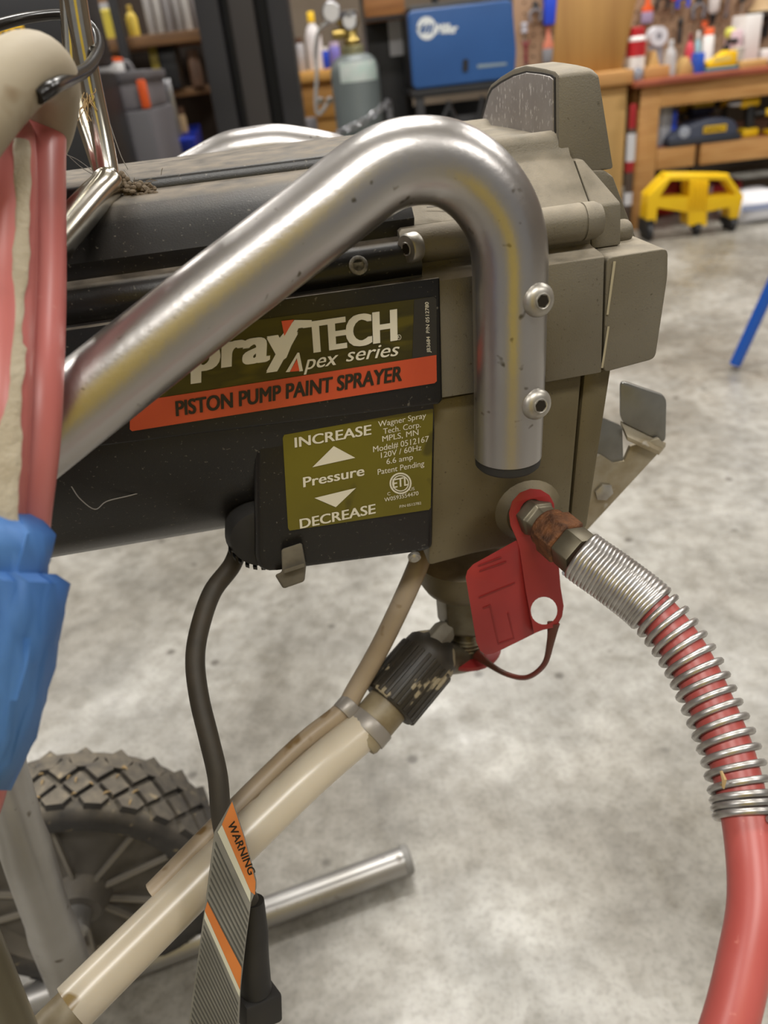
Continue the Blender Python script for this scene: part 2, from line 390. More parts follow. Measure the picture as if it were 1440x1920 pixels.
# pump block below
mb = MB(); mb.prism([S3(x, y, .005) for x, y in ((806, 752), (1093, 700), (1066, 1000), (1010, 1015), (884, 1041), (803, 1063))], TX * .12)
obj('pump_block', mb, alu2, SP, bevel=.0025)
mb = MB(); mb.prism([S3(x, y, .007) for x, y in ((1095.5, 700), (1148, 688), (1101, 991), (1067, 1000))], TX * .11)
obj('pump_block_front', mb, alu2, SP, bevel=.002)
po = S3(990, 957, .005)
mb = MB(); mb.lathe(po + TX * .003, -TX, [(0, .021), (.003, .0185), (.006, .0155), (.008, .0135)], 28); obj('outlet_boss', mb, alu2, SP)
# inlet: boss, hex nut, threaded neck
pi_ = S3(868, 1040, .05); dn = -ZX
mb = MB(); mb.lathe(pi_, dn, [(0, .029), (.014, .029), (.02, .026), (.0235, .022)], 32); obj('inlet_boss', mb, alu2, SP)
zt = S3(868, 1105, .05).z; zb = S3(868, 1168, .05).z; ze = S3(868, 1212, .05).z
mb = MB(); pp = V((pi_.x, pi_.y, zt)); mb.lathe(pp, dn, [(-.006, .0195), (zt - zb - .003, .0195), (zt - zb, .017)], 6)
obj('hex_nut', mb, dsteel, SP, bevel=.001)
mb = MB(); pr = []; n = 7
for k in range(n): h = (zb - ze) * k / n; pr += [(h, .0122), (h + .0012, .0108)]
mb.lathe(V((pi_.x, pi_.y, zb)), dn, [(-.002, .0115)] + pr + [(zb - ze + .004, .011)], 24); obj('threaded_neck', mb, dsteel, SP)
mb = MB(); mb.lathe(S3(776, 1042, .004), -TX - ZX * .3, [(0, .0035), (.002, .0035), (.003, .0022)], 14); obj('small_screw', mb, steel, SP)

# suction set: swivel nut, adapter, clip, tubes
pa, pb2 = D3(812, 1222, .497), D3(727, 1322, .482); ax = (pb2 - pa).normalized()
mb = MB(); ln = (pb2 - pa).length
mb.lathe(pa - ax * .004, ax, [(-.008, .007), (-.004, .012), (0, .0155), (.004, .0185), (.008, .019), (ln + .002, .0195), (ln + .004, .018)], 36)
nut = obj('swivel_nut', mb, mat('black_nut_plastic', (40, 36, 30), .5, c2=(58, 52, 42), scale=50, speck=(70, .6, .64, (150, 138, 112))), SP)
mb = MB(); u = ax.orthogonal().normalized(); w = ax.cross(u)
for k in range(24):
    a = 2 * pi * k / 24; q = u * cos(a) + w * sin(a); mb.box(pa + ax * (ln * .52 + .002) + q * .0192, (.0024, .0022, ln * .82), ax.cross(q), None, ax)
obj('grip_ribs', mb, mat('black_nut_plastic', (0, 0, 0)), nut, bevel=.0004, kind='stuff')
mb = MB(); mb.tube(spline([V((pi_.x, pi_.y, ze + .008)), V((pi_.x, pi_.y, ze - .006)), (V((pi_.x, pi_.y, ze - .006)) + pa) / 2 - ZX * .004, pa + ax * .004], 6), .0118, 20); obj('elbow', mb, dsteel, SP)
mb = MB(); q = D3(822, 1196, .492); mb.lathe(q + ax * .006, -ax, [(0, .008), (.012, .0078), (.016, .006)], 6); obj('elbow_stub', mb, mat('grey_plastic', (0, 0, 0)), SP, bevel=.0006)
mb = MB(); mb.lathe(pb2 + ax * .002, ax, [(-.004, .0138), (.024, .0138), (.026, .0128)], 28); obj('hose_ferrule', mb, mat('stained_nylon', (150, 138, 112), .5, c2=(118, 104, 76), scale=60), SP)
sp = spline([pb2 + ax * .012, D3(600, 1437, .458), D3(517, 1514, .445), D3(400, 1628, .427), D3(325, 1702, .415), D3(180, 1846, .392), D3(136, 1890, .385)], 8)
nyl = mat('milky_nylon', (206, 196, 176), .28, c2=(188, 176, 154), scale=10, sss=.3, speck=(34, .67, .71, (140, 118, 74)))
mb = MB(); mb.tube(sp, .0124, 28); obj('suction_tube', mb, nyl, SP)
mb = MB(); mb.tube(spline([D3(165, 1861, .389), D3(100, 1926, .378), D3(0, 2030, .362)], 6), .0104, 24); obj('suction_extension', mb, mat('stained_nylon', (0, 0, 0)), SP)
rp = spline([S3(792, 1015, .05), D3(783, 1062, .452), D3(722, 1195, .468), D3(668, 1292, .476), D3(640, 1335, .474), D3(560, 1400, .466), D3(420, 1538, .442), D3(300, 1662, .42), D3(292, 1670, .419)], 8)
mb = MB(); mb.tube(rp, [.0062] * (len(rp) - 1) + [.004], 20); obj('return_tube', mb, mat('beige_tube', (166, 150, 128), .45, c2=(148, 130, 104), scale=20, speck=(60, .62, .68, (118, 94, 58))), SP)
c1 = D3(651, 1327, .4745); c2_ = pb2 + ax * .018
mb = MB(); mb.lathe(c1 - ax * .0045, ax, [(0, .0074), (.009, .0074)], 20); mb.lathe(c2_ - ax * .0045, ax, [(0, .0148), (.009, .0148)], 24)
mb.box((c1 + c2_) / 2 - TX * .004, (.012, .004, .009), (c2_ - c1), None, ax)
obj('tube_clip', mb, mat('grey_clip', (148, 142, 134), .4, .3), SP, bevel=.0004)

# handle tubes, feet and legs of the cart
tp = [S3(952, 852, -.017), S3(955, 700, -.017), S3(956, 560, -.017), S3(956, 490, -.0168), S3(950, 440, -.0165), S3(935, 397, -.016), S3(908, 357, -.0155), S3(872, 325, -.015), S3(832, 306, -.015), S3(790, 302, -.0155), S3(745, 309, -.0165), S3(705, 327, -.018), S3(662, 358, -.02), S3(602, 406, -.023), S3(490, 492, -.028), S3(375, 580, -.034), S3(164, 747, -.047), S3(-60, 926, -.062), S3(-160, 1010, -.068)]
mb = MB(); mb.tube(spline(tp, 6), .0162, 40); htube = obj('handle_tube', mb, tubem, SP, ang=60)
mb = MB(); pe = tp[0]; mb.lathe(pe + (tp[1] - pe).normalized() * .002, (pe - tp[1]), [(0, .0158), (.0062, .0157), (.0075, .0145)], 32); obj('tube_plug', mb, rubber, SP)
for y in (552, 741):
    c = S3(955, y, -.017); d = (AX * .0078 - TX * .0139).normalized()
    cap_screw(c + d * .0156, AX * .22 - TX * .97 + ZX * .1, .0073, .0048, 'button_screw')
fp = [L(-.005, .237, .66), L(-.005, .237, .725), L(-.035, .237, .765), L(-.075, .237, .7805), L(-.102, .237, .783), L(-.13, .239, .778), L(-.19, .245, .750), L(-.36, .27, .65)]
mb = MB(); mb.tube(spline(fp, 8), .0162, 32); obj('handle_tube', mb, tubem, SP, ang=60)
e0, e1 = G3(762, 1612, .026), G3(60, 1874, .018)
e2 = e1 + (e1 - e0).normalized() * .1
mb = MB(); mb.tube([e0, e1, e2], .0162, 32); foot = obj('foot_tube', mb, footm, SP)
mb = MB(); fd = (e0 - e1).normalized(); mb.lathe(e0 - fd * .004, fd, [(0, .0172), (.007, .0172), (.009, .015)], 28); obj('foot_cap', mb, mat('worn_grey_cap', (128, 126, 122), .5), SP)
mb = MB(); mb.tube(spline([D3(-120, 980, .46), D3(-80, 1160, .482), D3(-30, 1330, .51), D3(30, 1530, .545), D3(80, 1690, .6), D3(138, 1850, .69)], 6), [.016] * 20 + [.0175] * 6 + [.0195] * 5, 28); obj('frame_leg', mb, footm, SP)
q0 = tp[-1]; q1 = D3(-2, 1960, .32)
mb = MB(); mb.tube(spline([q0, q0 + (tp[-1] - tp[-2]).normalized() * .03 - ZX * .01, D3(-300, 1300, .285), D3(-170, 1560, .305), D3(-82, 1760, .32), q1, q1 + (q1 - D3(-82, 1760, .32)) * 1.3, V((q1.x + .07, q1.y + .04, .2)), V((q1.x + .075, q1.y + .05, .017))], 8), .0155, 24); obj('frame_leg', mb, mat('olive_grey_tube', (108, 102, 84), .4, .6, c2=(92, 86, 68), scale=12), SP)

# rear wheel: tyre with diamond tread, rim with spokes, hub
R = .14; hc = G3(150, 1692, R); wt = (hc - OO).dot(TX); ws = (hc - OO).dot(AX); wc = L(ws, wt, R)
def wp(a, r, t): return wc + (AX * cos(a) + ZX * sin(a)) * r + TX * t
tyre = mat('dusty_tyre', (44, 42, 41), .7, c2=(58, 55, 52), scale=60, dust=.35, speck=(90, .66, .72, (120, 108, 84)))
TWD = .072
mb = MB(); pr = [(.0, .105), (-.004, .112), (-.004, .124), (0, .131), (.004, .134), (TWD - .004, .134), (TWD, .131), (TWD + .003, .12), (TWD, .105)]
nn = 72
rings = [[wp(2 * pi * k / nn, r, t) for t, r in pr] for k in range(nn)]
vv = [[mb.bm.verts.new(p) for p in r] for r in rings]
for k in range(nn):
    a, b = vv[k], vv[(k + 1) % nn]
    for i in range(len(pr)): j = (i + 1) % len(pr); mb.bm.faces.new((a[i], a[j], b[j], b[i]))
wheel = obj('wheel', mb, tyre, SP)
mb = MB(); nb = 26; da = 2 * pi / nb
for row, tc_ in ((0, .012), (1, .027), (2, .045), (3, .06)):
    for k in range(nb):
        a = da * (k + (.5 if row % 2 else 0)); ha, ht = da * .44, .0145
        if row in (0, 3): qs = [(a - ha, tc_ - .001), (a, tc_ + ht * .9), (a + ha, tc_ - .001), (a + ha * .55, .002 if row == 0 else tc_ - ht), (a - ha * .55, .002 if row == 0 else tc_ - ht)]
        else: qs = [(a - ha, tc_), (a, tc_ + ht), (a + ha, tc_), (a, tc_ - ht)]
        lo = [wp(q, .1325, t) for q, t in qs]; cm = sum((q for q, t in qs)) / len(qs); tm = sum(t for q, t in qs) / len(qs)
        hi = [wp(cm + (q - cm) * .88, .1395, tm + (t - tm) * .88) for q, t in qs]
        mb.loft([lo, hi])
obj('tread', mb, tyre, wheel, kind='stuff')
mb = MB(); mb.lathe(wc + TX * .002, TX, [(0, .109), (-.001, .104), (.006, .100), (.012, .094), (.014, .05), (.008, .03), (-.004, .026), (-.012, .022), (-.013, .012), (.04, .012), (.05, .1), (.05, .109)], 56, caps=False)
rim = obj('rim', mb, mat('dark_grey_rim', (92, 87, 80), .5, c2=(72, 67, 60), scale=20, dust=.2), wheel)
mb = MB()
for k in range(10):
    a = 2 * pi * k / 10 + (.16 if k % 2 else .3); p0, p1 = wp(a, .022, .007), wp(a, .097, .0095)
    mb.box((p0 + p1) / 2, ((p1 - p0).length, .005, .0035), p1 - p0, None, (p1 - p0).cross(TX))
obj('spokes', mb, mat('spoke_grey', (118, 112, 102), .5), wheel)
mb = MB(); random.seed(21)
for k in range(16):
    a = random.uniform(.95, 1.75); t = random.uniform(.004, .05); p = wp(a, .1402, t); d = (AX * random.gauss(0, 1) + TX * random.gauss(0, 1)).normalized() * random.uniform(.003, .009)
    mb.tube([p - d * .5, p + ZX * .0012, p + d * .5], [.0004, .0009, .0004], 5)
obj('straw_bits', mb, mat('dry_straw', (168, 142, 98), .8), wheel, kind='stuff')
mb = MB(); mb.lathe(wc + TX * .01, -TX, [(0, .013), (.04, .013), (.043, .01)], 20); obj('axle', mb, footm, SP)

# chrome bail rod that carries the hose hook
def rod(pts, r, m=chrome, n=6, name='bail_rod', par=SP, taper=None): mb = MB(); q = spline(pts, n); mb.tube(q, r, 20); return obj(name, mb, m, par)
rod([D3(84, 480, .30), D3(128, 428, .316), D3(172, 378, .336), D3(196, 354, .348), D3(203, 340, .352), D3(203, 322, .354), D3(190, 250, .352), D3(172, 165, .347), D3(152, 60, .338), D3(136, -40, .33)], [.0073] * 24 + [.007, .0066, .006, .0055, .0051] + [.0049] * 26)
rod([D3(196, 335, .358), D3(174, 270, .357), D3(150, 195, .355), D3(138, 130, .352), D3(132, 40, .346), D3(128, -40, .34)], .0042)

# labels
olive_refl = mat('olive_reflection_label', (108, 100, 22), .35, c2=(98, 90, 18), scale=18, speck=(45, .64, .7, (74, 68, 16)))  # glossy black label; its yellow reflection is painted in as olive base colour
dolive_refl = mat('dark_reflection_label', (58, 53, 16), .3, c2=(40, 37, 16), scale=30, stretch=(1, 1, 4), speck=(30, .58, .7, (80, 72, 16), 1))  # black name label with a streaky yellow reflection painted into its colour
wht = mat('print_white', (222, 216, 196), .5); red = mat('print_orange_red', (192, 72, 44), .45, c2=(202, 86, 44), scale=8); prk = mat('print_black', (34, 28, 16), .5)
def cp(x, y): return (240 + x / 2.3226, 520 + y / 2.3226)     # label close-up scale
def lab(name, polys, t, th, m, par): mb = MB(); plate(mb, [[cp(*q) for q in p] for p in polys], S3f(t), th); return obj(name, mb, m, par)
nl = lab('name_label', [[(-60, 360), (-60, 560), (1345, 345), (1343, 95), (1330, 84), (560, 186), (400, 207)]], -.0034, .0006, dolive_refl, SP)
lab('label_edge', [[(1246, 98), (1330, 84.5), (1343, 96), (1344, 340), (1238, 356)]], -.0037, .0004, mat('label_black', (40, 39, 40), .4), nl)  # the label's own black, where no reflection is painted
lab('label_strip', [[(18, 670), (8, 662), (8, 545), (1343, 338), (1345, 452), (1335, 461)]], -.0038, .0005, red, nl)
def tx(mb, s, bl, br, tl, t=-.0041, **k): text_into(mb, s, S3(*cp(*bl), t), S3(*cp(*br), t), S3(*cp(*tl), t), -TX, 0, **k)
mb = MB(); tx(mb, 'spray', (180, 424), (722, 345), (178, 268), bold=.045); tx(mb, 'TECH', (778, 330), (1166, 272), (768, 200), bold=.05)
plate(mb, [[cp(*q) for q in [(655, 270), (725, 186), (800, 186), (800, 212), (742, 222), (690, 350), (655, 375), (640, 376), (640, 352), (665, 340)]]], S3f(-.0041), .00005)
tx(mb, 'pex', (766, 403), (916, 379), (764, 340), bold=.012, shear=.3); tx(mb, 'series', (950, 367), (1182, 340), (948, 308), bold=.008, shear=.3)
plate(mb, [[cp(*q) for q in p] for p in [[(687, 413), (738, 328), (746, 328), (762, 408), (746, 410), (735, 352), (704, 412)]]], S3f(-.0041), .00005)
tx(mb, 'R', (1174, 267), (1184, 266), (1173, 255)); plate(mb, [[cp(*q) for q in circ(1180, 261, 10, 12)], [cp(*q) for q in circ(1180, 261, 8, 10)]], S3f(-.0041), .00005)
tx(mb, 'JB3684  P/N 0512780', (1317, 328), (1309, 108), (1302, 328), bold=.004)
obj('lettering', mb, wht, nl, ang=5)
mb = MB(); plate(mb, [[cp(*q) for q in p] for p in [[(668, 190), (723, 184), (681, 256)], [(705, 411), (736, 356), (747, 408)]]], S3f(-.0042), .00005); obj('logo_triangles', mb, mat('logo_orange', (222, 84, 50), .45), nl)
mb = MB(); tx(mb, 'PISTON PUMP PAINT SPRAYER', (212, 604), (1190, 449), (208, 541), t=-.0043, bold=.038); obj('strip_lettering', mb, prk, nl, ang=5)
pl_ = lab('pressure_label', [[(674, 700), (680, 686), (1322, 570), (1329, 575), (1318, 1003), (1311, 1012), (704, 1103), (697, 1092)]], .0014, .0007, olive_refl, SP)
mb = MB(); T2 = dict(t=.0008)
tx(mb, 'INCREASE', (728, 741), (1058, 684), (726, 699), bold=.022, **T2); tx(mb, 'Pressure', (765, 914), (1028, 862), (763, 872), bold=.02, **T2); tx(mb, 'DECREASE', (751, 1094), (1077, 1027), (748, 1054), bold=.022, **T2)
for s, bl, br, h in (('Wagner Spray', (1090, 652), (1298, 612), 24), ('Tech. Corp.', (1112, 683), (1275, 652), 24), ('MPLS, MN', (1108, 716), (1265, 686), 24), ('Model# 0512167', (1068, 762), (1310, 715), 25), ('120V / 60Hz', (1102, 787), (1278, 752), 24), ('6.6 amp', (1126, 814), (1241, 793), 23), ('Patent Pending', (1088, 860), (1290, 821), 24), ('W0593554470', (1117, 978), (1265, 948), 17), ('C', (1130, 950), (1143, 948), 13), ('US', (1226, 930), (1248, 926), 13), ('P/N 0512782', (1183, 1004), (1277, 988), 11)):
    tx(mb, s, bl, br, (bl[0] - 1, bl[1] - h), bold=.006, **T2)
for p in ([(896, 735), (803, 827), (990, 786)], [(812, 961), (993, 917), (905, 1001)]): plate(mb, [[cp(*q) for q in p]], S3f(.0008), .00005)
plate(mb, [[cp(*q) for q in circ(1187, 897, 48, 47, 28)], [cp(*q) for q in circ(1187, 897, 41, 40, 28)]], S3f(.0008), .00005)
plate(mb, [[cp(*q) for q in circ(1187, 897, 37, 36, 28)], [cp(*q) for q in circ(1187, 897, 32, 31, 28)]], S3f(.0008), .00005)
tx(mb, 'ETL', (1155, 918), (1222, 904), (1153, 880), bold=.03, **T2)
obj('lettering', mb, wht, pl_, ang=5)

# bracket at the front
zk = mat('dirty_zinc_plate', (176, 167, 148), .45, .5, c2=(146, 133, 106), scale=50, speck=(60, .62, .68, (196, 192, 184)))
tb = .062
mb = MB(); mb.prism([S3(x, y, tb) for x, y in ((1076, 850), (1126, 852), (1150, 868), (1171, 864), (1182, 838), (1236, 822), (1248, 836), (1102, 994), (1062, 1002))], TX * .0032)
br = obj('bucket_bracket', mb, zk, SP, bevel=.0006)
gzk = mat('grey_zinc_tab', (138, 138, 134), .4, .7, c2=(124, 123, 118), scale=40)
def plt(name, pts, t, th, m, r=.003):
    mb = MB(); mb.prism(rnd([S3(x, y, t) for x, y in pts], r, 4), th); return obj(name, mb, m, br, bevel=.0005)
plt('bracket_tab', [(1163, 714), (1250, 744), (1248, 832), (1163, 790)], tb + .004, TX * .0034 + AX * .001, gzk, .005)
plt('bracket_tab', [(1112, 776), (1167, 800), (1169, 866), (1150, 870), (1112, 850)], tb + .001, TX * .003, gzk, .002)
mb = MB(); mb.prism([S3(1163, 788, tb + .006), S3(1249, 830, tb + .006), S3(1236, 846, tb - .004), S3(1176, 818, tb - .004)], -ZX * .003); obj('bracket_ledge', mb, zk, br, bevel=.0004)
mb = MB(); mb.lathe(S3(1132, 922, tb - .001), -TX, [(0, .0062), (.0012, .0062), (.002, .0042)], 6); obj('bracket_bolt', mb, steel, br)

# ------------------------------------------------------------------ paint hose at the outlet, with its spring guard
rosso = mat('red_hose_rubber', (178, 86, 80), .38, c2=(170, 76, 70), scale=25, speck=(160, .7, .8, (206, 130, 118)))
H0 = S3(995, 961, -.006)
hp = [H0, D3(1048, 1004, .382), D3(1090, 1042, .376), D3(1160, 1092, .369), D3(1228, 1148, .361), D3(1288, 1228, .351), D3(1332, 1318, .341), D3(1368, 1408, .331), D3(1392, 1500, .322), D3(1408, 1600, .313), D3(1412, 1700, .304), D3(1396, 1800, .297), D3(1366, 1925, .29), D3(1310, 2080, .284), D3(1200, 2300, .278)]
tail = [V((.088, -.03, .35)), V((.09, -.06, .22)), V((.13, -.09, .1)), V((.22, -.11, .03)), V((.36, -.1, .0105)), V((.7, -.04, .0105))]
path = spline(hp[2:] + tail, 14)
HZ = thing('paint_hose', hp[2], 'red paint hose with a silver spring guard, curving down from the pump outlet', 'hose')
WL[HZ.name] = V(HZ.location)
mb = MB(); mb.tube(path, .0098, 28); obj('hose_wall', mb, rosso, HZ)
hd = (hp[2] - H0).normalized()
fl_ = (hp[2] - H0).length
mb = MB(); mb.lathe(H0 - hd * .004, hd, [(0, .0085), (.002, .0105), (fl_ * .26, .0108), (fl_ * .3, .0096), (fl_ * .5, .009), (fl_ * .6, .009)], 6); obj('hex_fitting', mb, dsteel, HZ, bevel=.0006)
mb = MB(); mb.lathe(H0 + hd * fl_ * .30, hd, [(0, .0092), (.002, .0108), (fl_ * .2, .011)], 24); mb.lathe(H0 + hd * fl_ * .44, hd, [(0, .0128), (fl_ * .28, .0128), (fl_ * .31, .0114)], 6); obj('swivel_nut', mb, rust, HZ, bevel=.0005)
mb = MB(); mb.lathe(H0 + hd * fl_ * .74, hd, [(0, .0105), (.0008, .0118), (fl_ * .3, .0118)], 6); obj('hose_end_nut', mb, dsteel, HZ, bevel=.0005)
# spring: arc length parametrised helix
fine = spline(hp[1:12], 40); acc = [0]
for a, b in zip(fine, fine[1:]): acc.append(acc[-1] + (b - a).length)
def near_i(p): return min(range(len(fine)), key=lambda i: (fine[i] - p).length)
sA, sB, sC, sD = acc[near_i(D3(1086, 1040, .376))], acc[near_i(D3(1222, 1140, .362))], acc[near_i(D3(1393, 1488, .3225))], acc[near_i(D3(1402, 1540, .318))]
def psi(s):
    if s < sB: return (s - sA) / (sB - sA) * 21
    if s < sC: return 21 + (s - sB) / (sC - sB) * 14.3
    return 35.3 + (s - sC) / (sD - sC) * 3.3
hx = []; u = (fine[1] - fine[0]).orthogonal().normalized(); j = 0; s = sA; RH = .0117; lastj = -1
fr = []
for i in range(len(fine)):
    tg = (fine[min(i + 1, len(fine) - 1)] - fine[max(i - 1, 0)]).normalized(); u = (u - tg * u.dot(tg)).normalized(); fr.append((u.copy(), tg.cross(u)))
# sample evenly in turns
ss = [sA + (sD - sA) * k / 6000 for k in range(6001)]; tgt = 0; dstep = 1 / 22
for s in ss:
    if psi(s) >= tgt:
        while j < len(acc) - 2 and acc[j + 1] < s: j += 1
        f = (s - acc[j]) / max(1e-9, acc[j + 1] - acc[j]); c = fine[j].lerp(fine[j + 1], f); uu = fr[j][0].lerp(fr[j + 1][0], f); ww = fr[j][1].lerp(fr[j + 1][1], f)
        a = 2 * pi * tgt; hx.append(c + (uu * cos(a) + ww * sin(a)) * RH); tgt += dstep
mb = MB(); mb.tube(hx, .0016, 8); obj('spring_guard', mb, mat('spring_wire', (200, 198, 196), .36, .9, c2=(172, 168, 164), scale=120), HZ, ang=80)
mb = MB(); mb.tube([D3(1352, 1446, .313), D3(1358, 1462, .311), D3(1356, 1478, .311), D3(1351, 1470, .3115)], [.0006, .0011, .0006, .0004], 6); obj('straw_bit', mb, mat('dry_straw', (168, 142, 98), .8), HZ)

# ------------------------------------------------------------------ red hang tag on the outlet
tagm = mat('red_tag_plastic', (158, 48, 46), .42, c2=(142, 40, 40), scale=20, speck=(60, .72, .76, (88, 24, 20)), bump=.1)
TG = thing('hang_tag', S3(960, 1225, -.012), 'folded red plastic tag hanging by its ring from the pump outlet fitting', 'tag')
def tagmap(tilt): return lambda x, y, d: S3(x, y, -.0085 + d - (y - 960) * tilt)
mb = MB()
oc = [(955 + 0, 968)]
outer = [(957, 985), (954, 962), (960, 940), (974, 924), (994, 916), (1014, 918), (1030, 928), (1039, 944), (1040, 966), (1034, 985), (1020, 1002), (1012, 1012), (1034, 1044), (1048, 1062), (1051, 1100), (1057, 1136), (1054, 1156), (1043, 1176), (1018, 1181), (1001, 1188), (986, 1110), (974, 1030), (968, 1010)]
plate(mb, [outer, circ(999, 967, 26, 31, 22), circ(1020, 1145, 25, 26, 22)], tagmap(.00002), .003)
obj('tag_leaf', mb, tagm, TG, bevel=.0003)
mb = MB(); left = [(968, 1013), (977, 1030), (990, 1112), (1002, 1188), (925, 1226), (910, 1228), (900, 1220), (893, 1204), (873, 1082), (876, 1070), (887, 1058)]
plate(mb, [left], lambda x, y, d: S3(x, y, -.0095 + d - max(0, (985 - x)) * .00004), .0016)
lf = obj('tag_leaf', mb, tagm, TG, bevel=.0003)
mb = MB()
lm = lambda x, y, d: S3(x, y, -.0107 + d - max(0, (985 - x)) * .00004)
for p in ([(898, 1120), (966, 1092), (966, 1094), (898, 1122)], [(905, 1140), (920, 1134), (936, 1206), (962, 1196), (952, 1150), (955, 1150), (965, 1198), (934, 1209), (918, 1137), (906, 1142)], [(897, 1060), (940, 1044), (940, 1046), (897, 1062)], [(899, 1070), (950, 1052), (950, 1054), (899, 1072)]):
    plate(mb, [p], lm, .0003)
obj('embossing', mb, mat('tag_emboss', (128, 30, 30), .5), lf)
mb = MB(); sp = spline([S3(1038, 1168, -.013), S3(1032, 1205, -.012), S3(1020, 1246, -.008), S3(988, 1270, 0), S3(950, 1264, .012), S3(915, 1244, .025), S3(893, 1226, .037)], 8)
rings = []
for i, p in enumerate(sp):
    tg = (sp[min(i + 1, len(sp) - 1)] - sp[max(i - 1, 0)]).normalized(); n = (p - CAM).normalized(); w = tg.cross(n).normalized(); n2 = w.cross(tg)
    k = abs(i / (len(sp) - 1) - .5) * 2; hw = .0016 + .002 * k ** 3; nw = .0024 - .0008 * k; rings.append([p + w * hw * cos(2 * pi * q / 10) + n2 * nw * sin(2 * pi * q / 10) for q in range(10)])
mb.loft(rings); obj('tag_strap', mb, mat('red_brown_strap', (112, 46, 36), .45, c2=(86, 52, 36), scale=40), TG)
zr = S3(868, 1216, .05).z
mb = MB(); cc = V((pi_.x, pi_.y, zr)); mb.lathe(cc, ZX, [(-.0016, .0135), (-.0016, .022), (.0016, .022), (.0016, .0135)], 28, caps=False)
obj('tag_ring', mb, tagm, TG, bevel=.0004)

# ------------------------------------------------------------------ power cord with its warning flag
cordm = mat('dusty_black_cord', (52, 47, 38), .6, c2=(70, 62, 50), scale=40)
cpts = [S3(452, 1010, .05), D3(436, 1058, .436), D3(398, 1110, .428), D3(374, 1180, .42), D3(366, 1240, .414), D3(374, 1310, .408), D3(392, 1385, .403), D3(408, 1455, .40), D3(415, 1530, .399), D3(430, 1600, .402), D3(452, 1660, .407), D3(468, 1692, .41)]
CR = thing('power_cord', cpts[-1], 'dusty black power cord hanging under the sprayer, wrapped in a warning label, with its plug', 'power cord')
mb = MB(); mb.tube(spline(cpts, 8), .0053, 18); obj('cord', mb, cordm, CR)
mb = MB(); pgp = spline([D3(474, 1688, .41), D3(474, 1780, .415), D3(480, 1856, .42)], 6)
mb.tube(pgp, [.006 + .0025 * min(1, i / 4) for i in range(len(pgp))], 20); pg = obj('plug_grip', mb, rubber, CR)
mb = MB(); dq = (pgp[-1] - pgp[0]).normalized(); mb.box(D3(484, 1885, .422), (.022, .017, .018), AX * .8 + TX * .35 - ZX * .35, None, dq); obj('plug_head', mb, rubber, CR, bevel=.002)
mb = MB()
for q in (-.006, .006): mb.box(D3(484, 1885, .422) + dq * .014 + AX * q * .7, (.0012, .0045, .013), AX, None, dq)
obj('plug_prongs', mb, steel, CR)
mb = MB(); f0, f1, f2_ = D3(435, 1502, .374), D3(385, 1700, .388), D3(450, 1850, .396); fn = (f1 - f0).cross(f2_ - f0).normalized()
if fn.dot(FW) > 0: fn = -fn
def FP(x, y, lift=0): r = ray(x, y); return CAM + r * ((f0 + fn * lift - CAM).dot(fn) / r.dot(fn))
fl = [FP(x, y) for x, y in ((435, 1502), (458, 1572), (480, 1652), (480, 1668), (470, 1694), (460, 1770), (451, 1850), (444, 1990), (344, 1990), (366, 1830), (384, 1700), (394, 1620), (402, 1560))]
mb.prism(fl, -fn * .001); fo = obj('warning_flag', mb, mat('grey_label_vinyl', (132, 130, 122), .5, c2=(112, 110, 102), scale=30), CR)
def fquad(mb, pts, lift=.0003): mb.prism([FP(x, y, lift) for x, y in pts], -fn * .0002)
orange = mat('label_orange', (206, 124, 60), .5, c2=(192, 112, 54), scale=30)
mb = MB(); fquad(mb, [(435, 1503), (458, 1572), (479, 1654), (478, 1678), (470, 1672), (416, 1546)]); fquad(mb, [(389, 1690), (453, 1812), (450, 1856), (384, 1708)])
obj('orange_band', mb, orange, fo)
mb = MB(); fquad(mb, [(416, 1547), (470, 1673), (469, 1692), (408, 1560)], .0004); fquad(mb, [(384, 1709), (450, 1857), (449, 1870), (383, 1722)], .0004)
obj('pale_edge', mb, mat('label_cream', (200, 198, 178), .6), fo)
mb = MB(); dk = mat('label_print_grey', (78, 77, 72), .6)
for k in range(9):
    o_ = k * 13.5
    fquad(mb, [(404 - k * 1.9, 1578 + o_), (466 - k * 1.6, 1712 + o_ * .9), (466 - k * 1.6, 1718 + o_ * .9), (404 - k * 1.9, 1584 + o_)])
for k in range(24):
    o_ = k * 11; u = min(1, max(.05, (1985 - 1735 - o_) / 200))
    fquad(mb, [(382 - k * 1.5, 1735 + o_), (382 - k * 1.5 + (64 + k) * u, 1735 + o_ + 146 * u), (382 - k * 1.5 + (64 + k) * u, 1740 + o_ + 146 * u), (382 - k * 1.5, 1740 + o_)])
obj('printed_lines', mb, dk, fo, kind='stuff')
mb = MB(); text_into(mb, 'WARNING', FP(427, 1544), FP(467, 1640), FP(440, 1538), fn, .0005, bold=.02)
obj('band_lettering', mb, mat('print_black', (0, 0, 0)), fo)

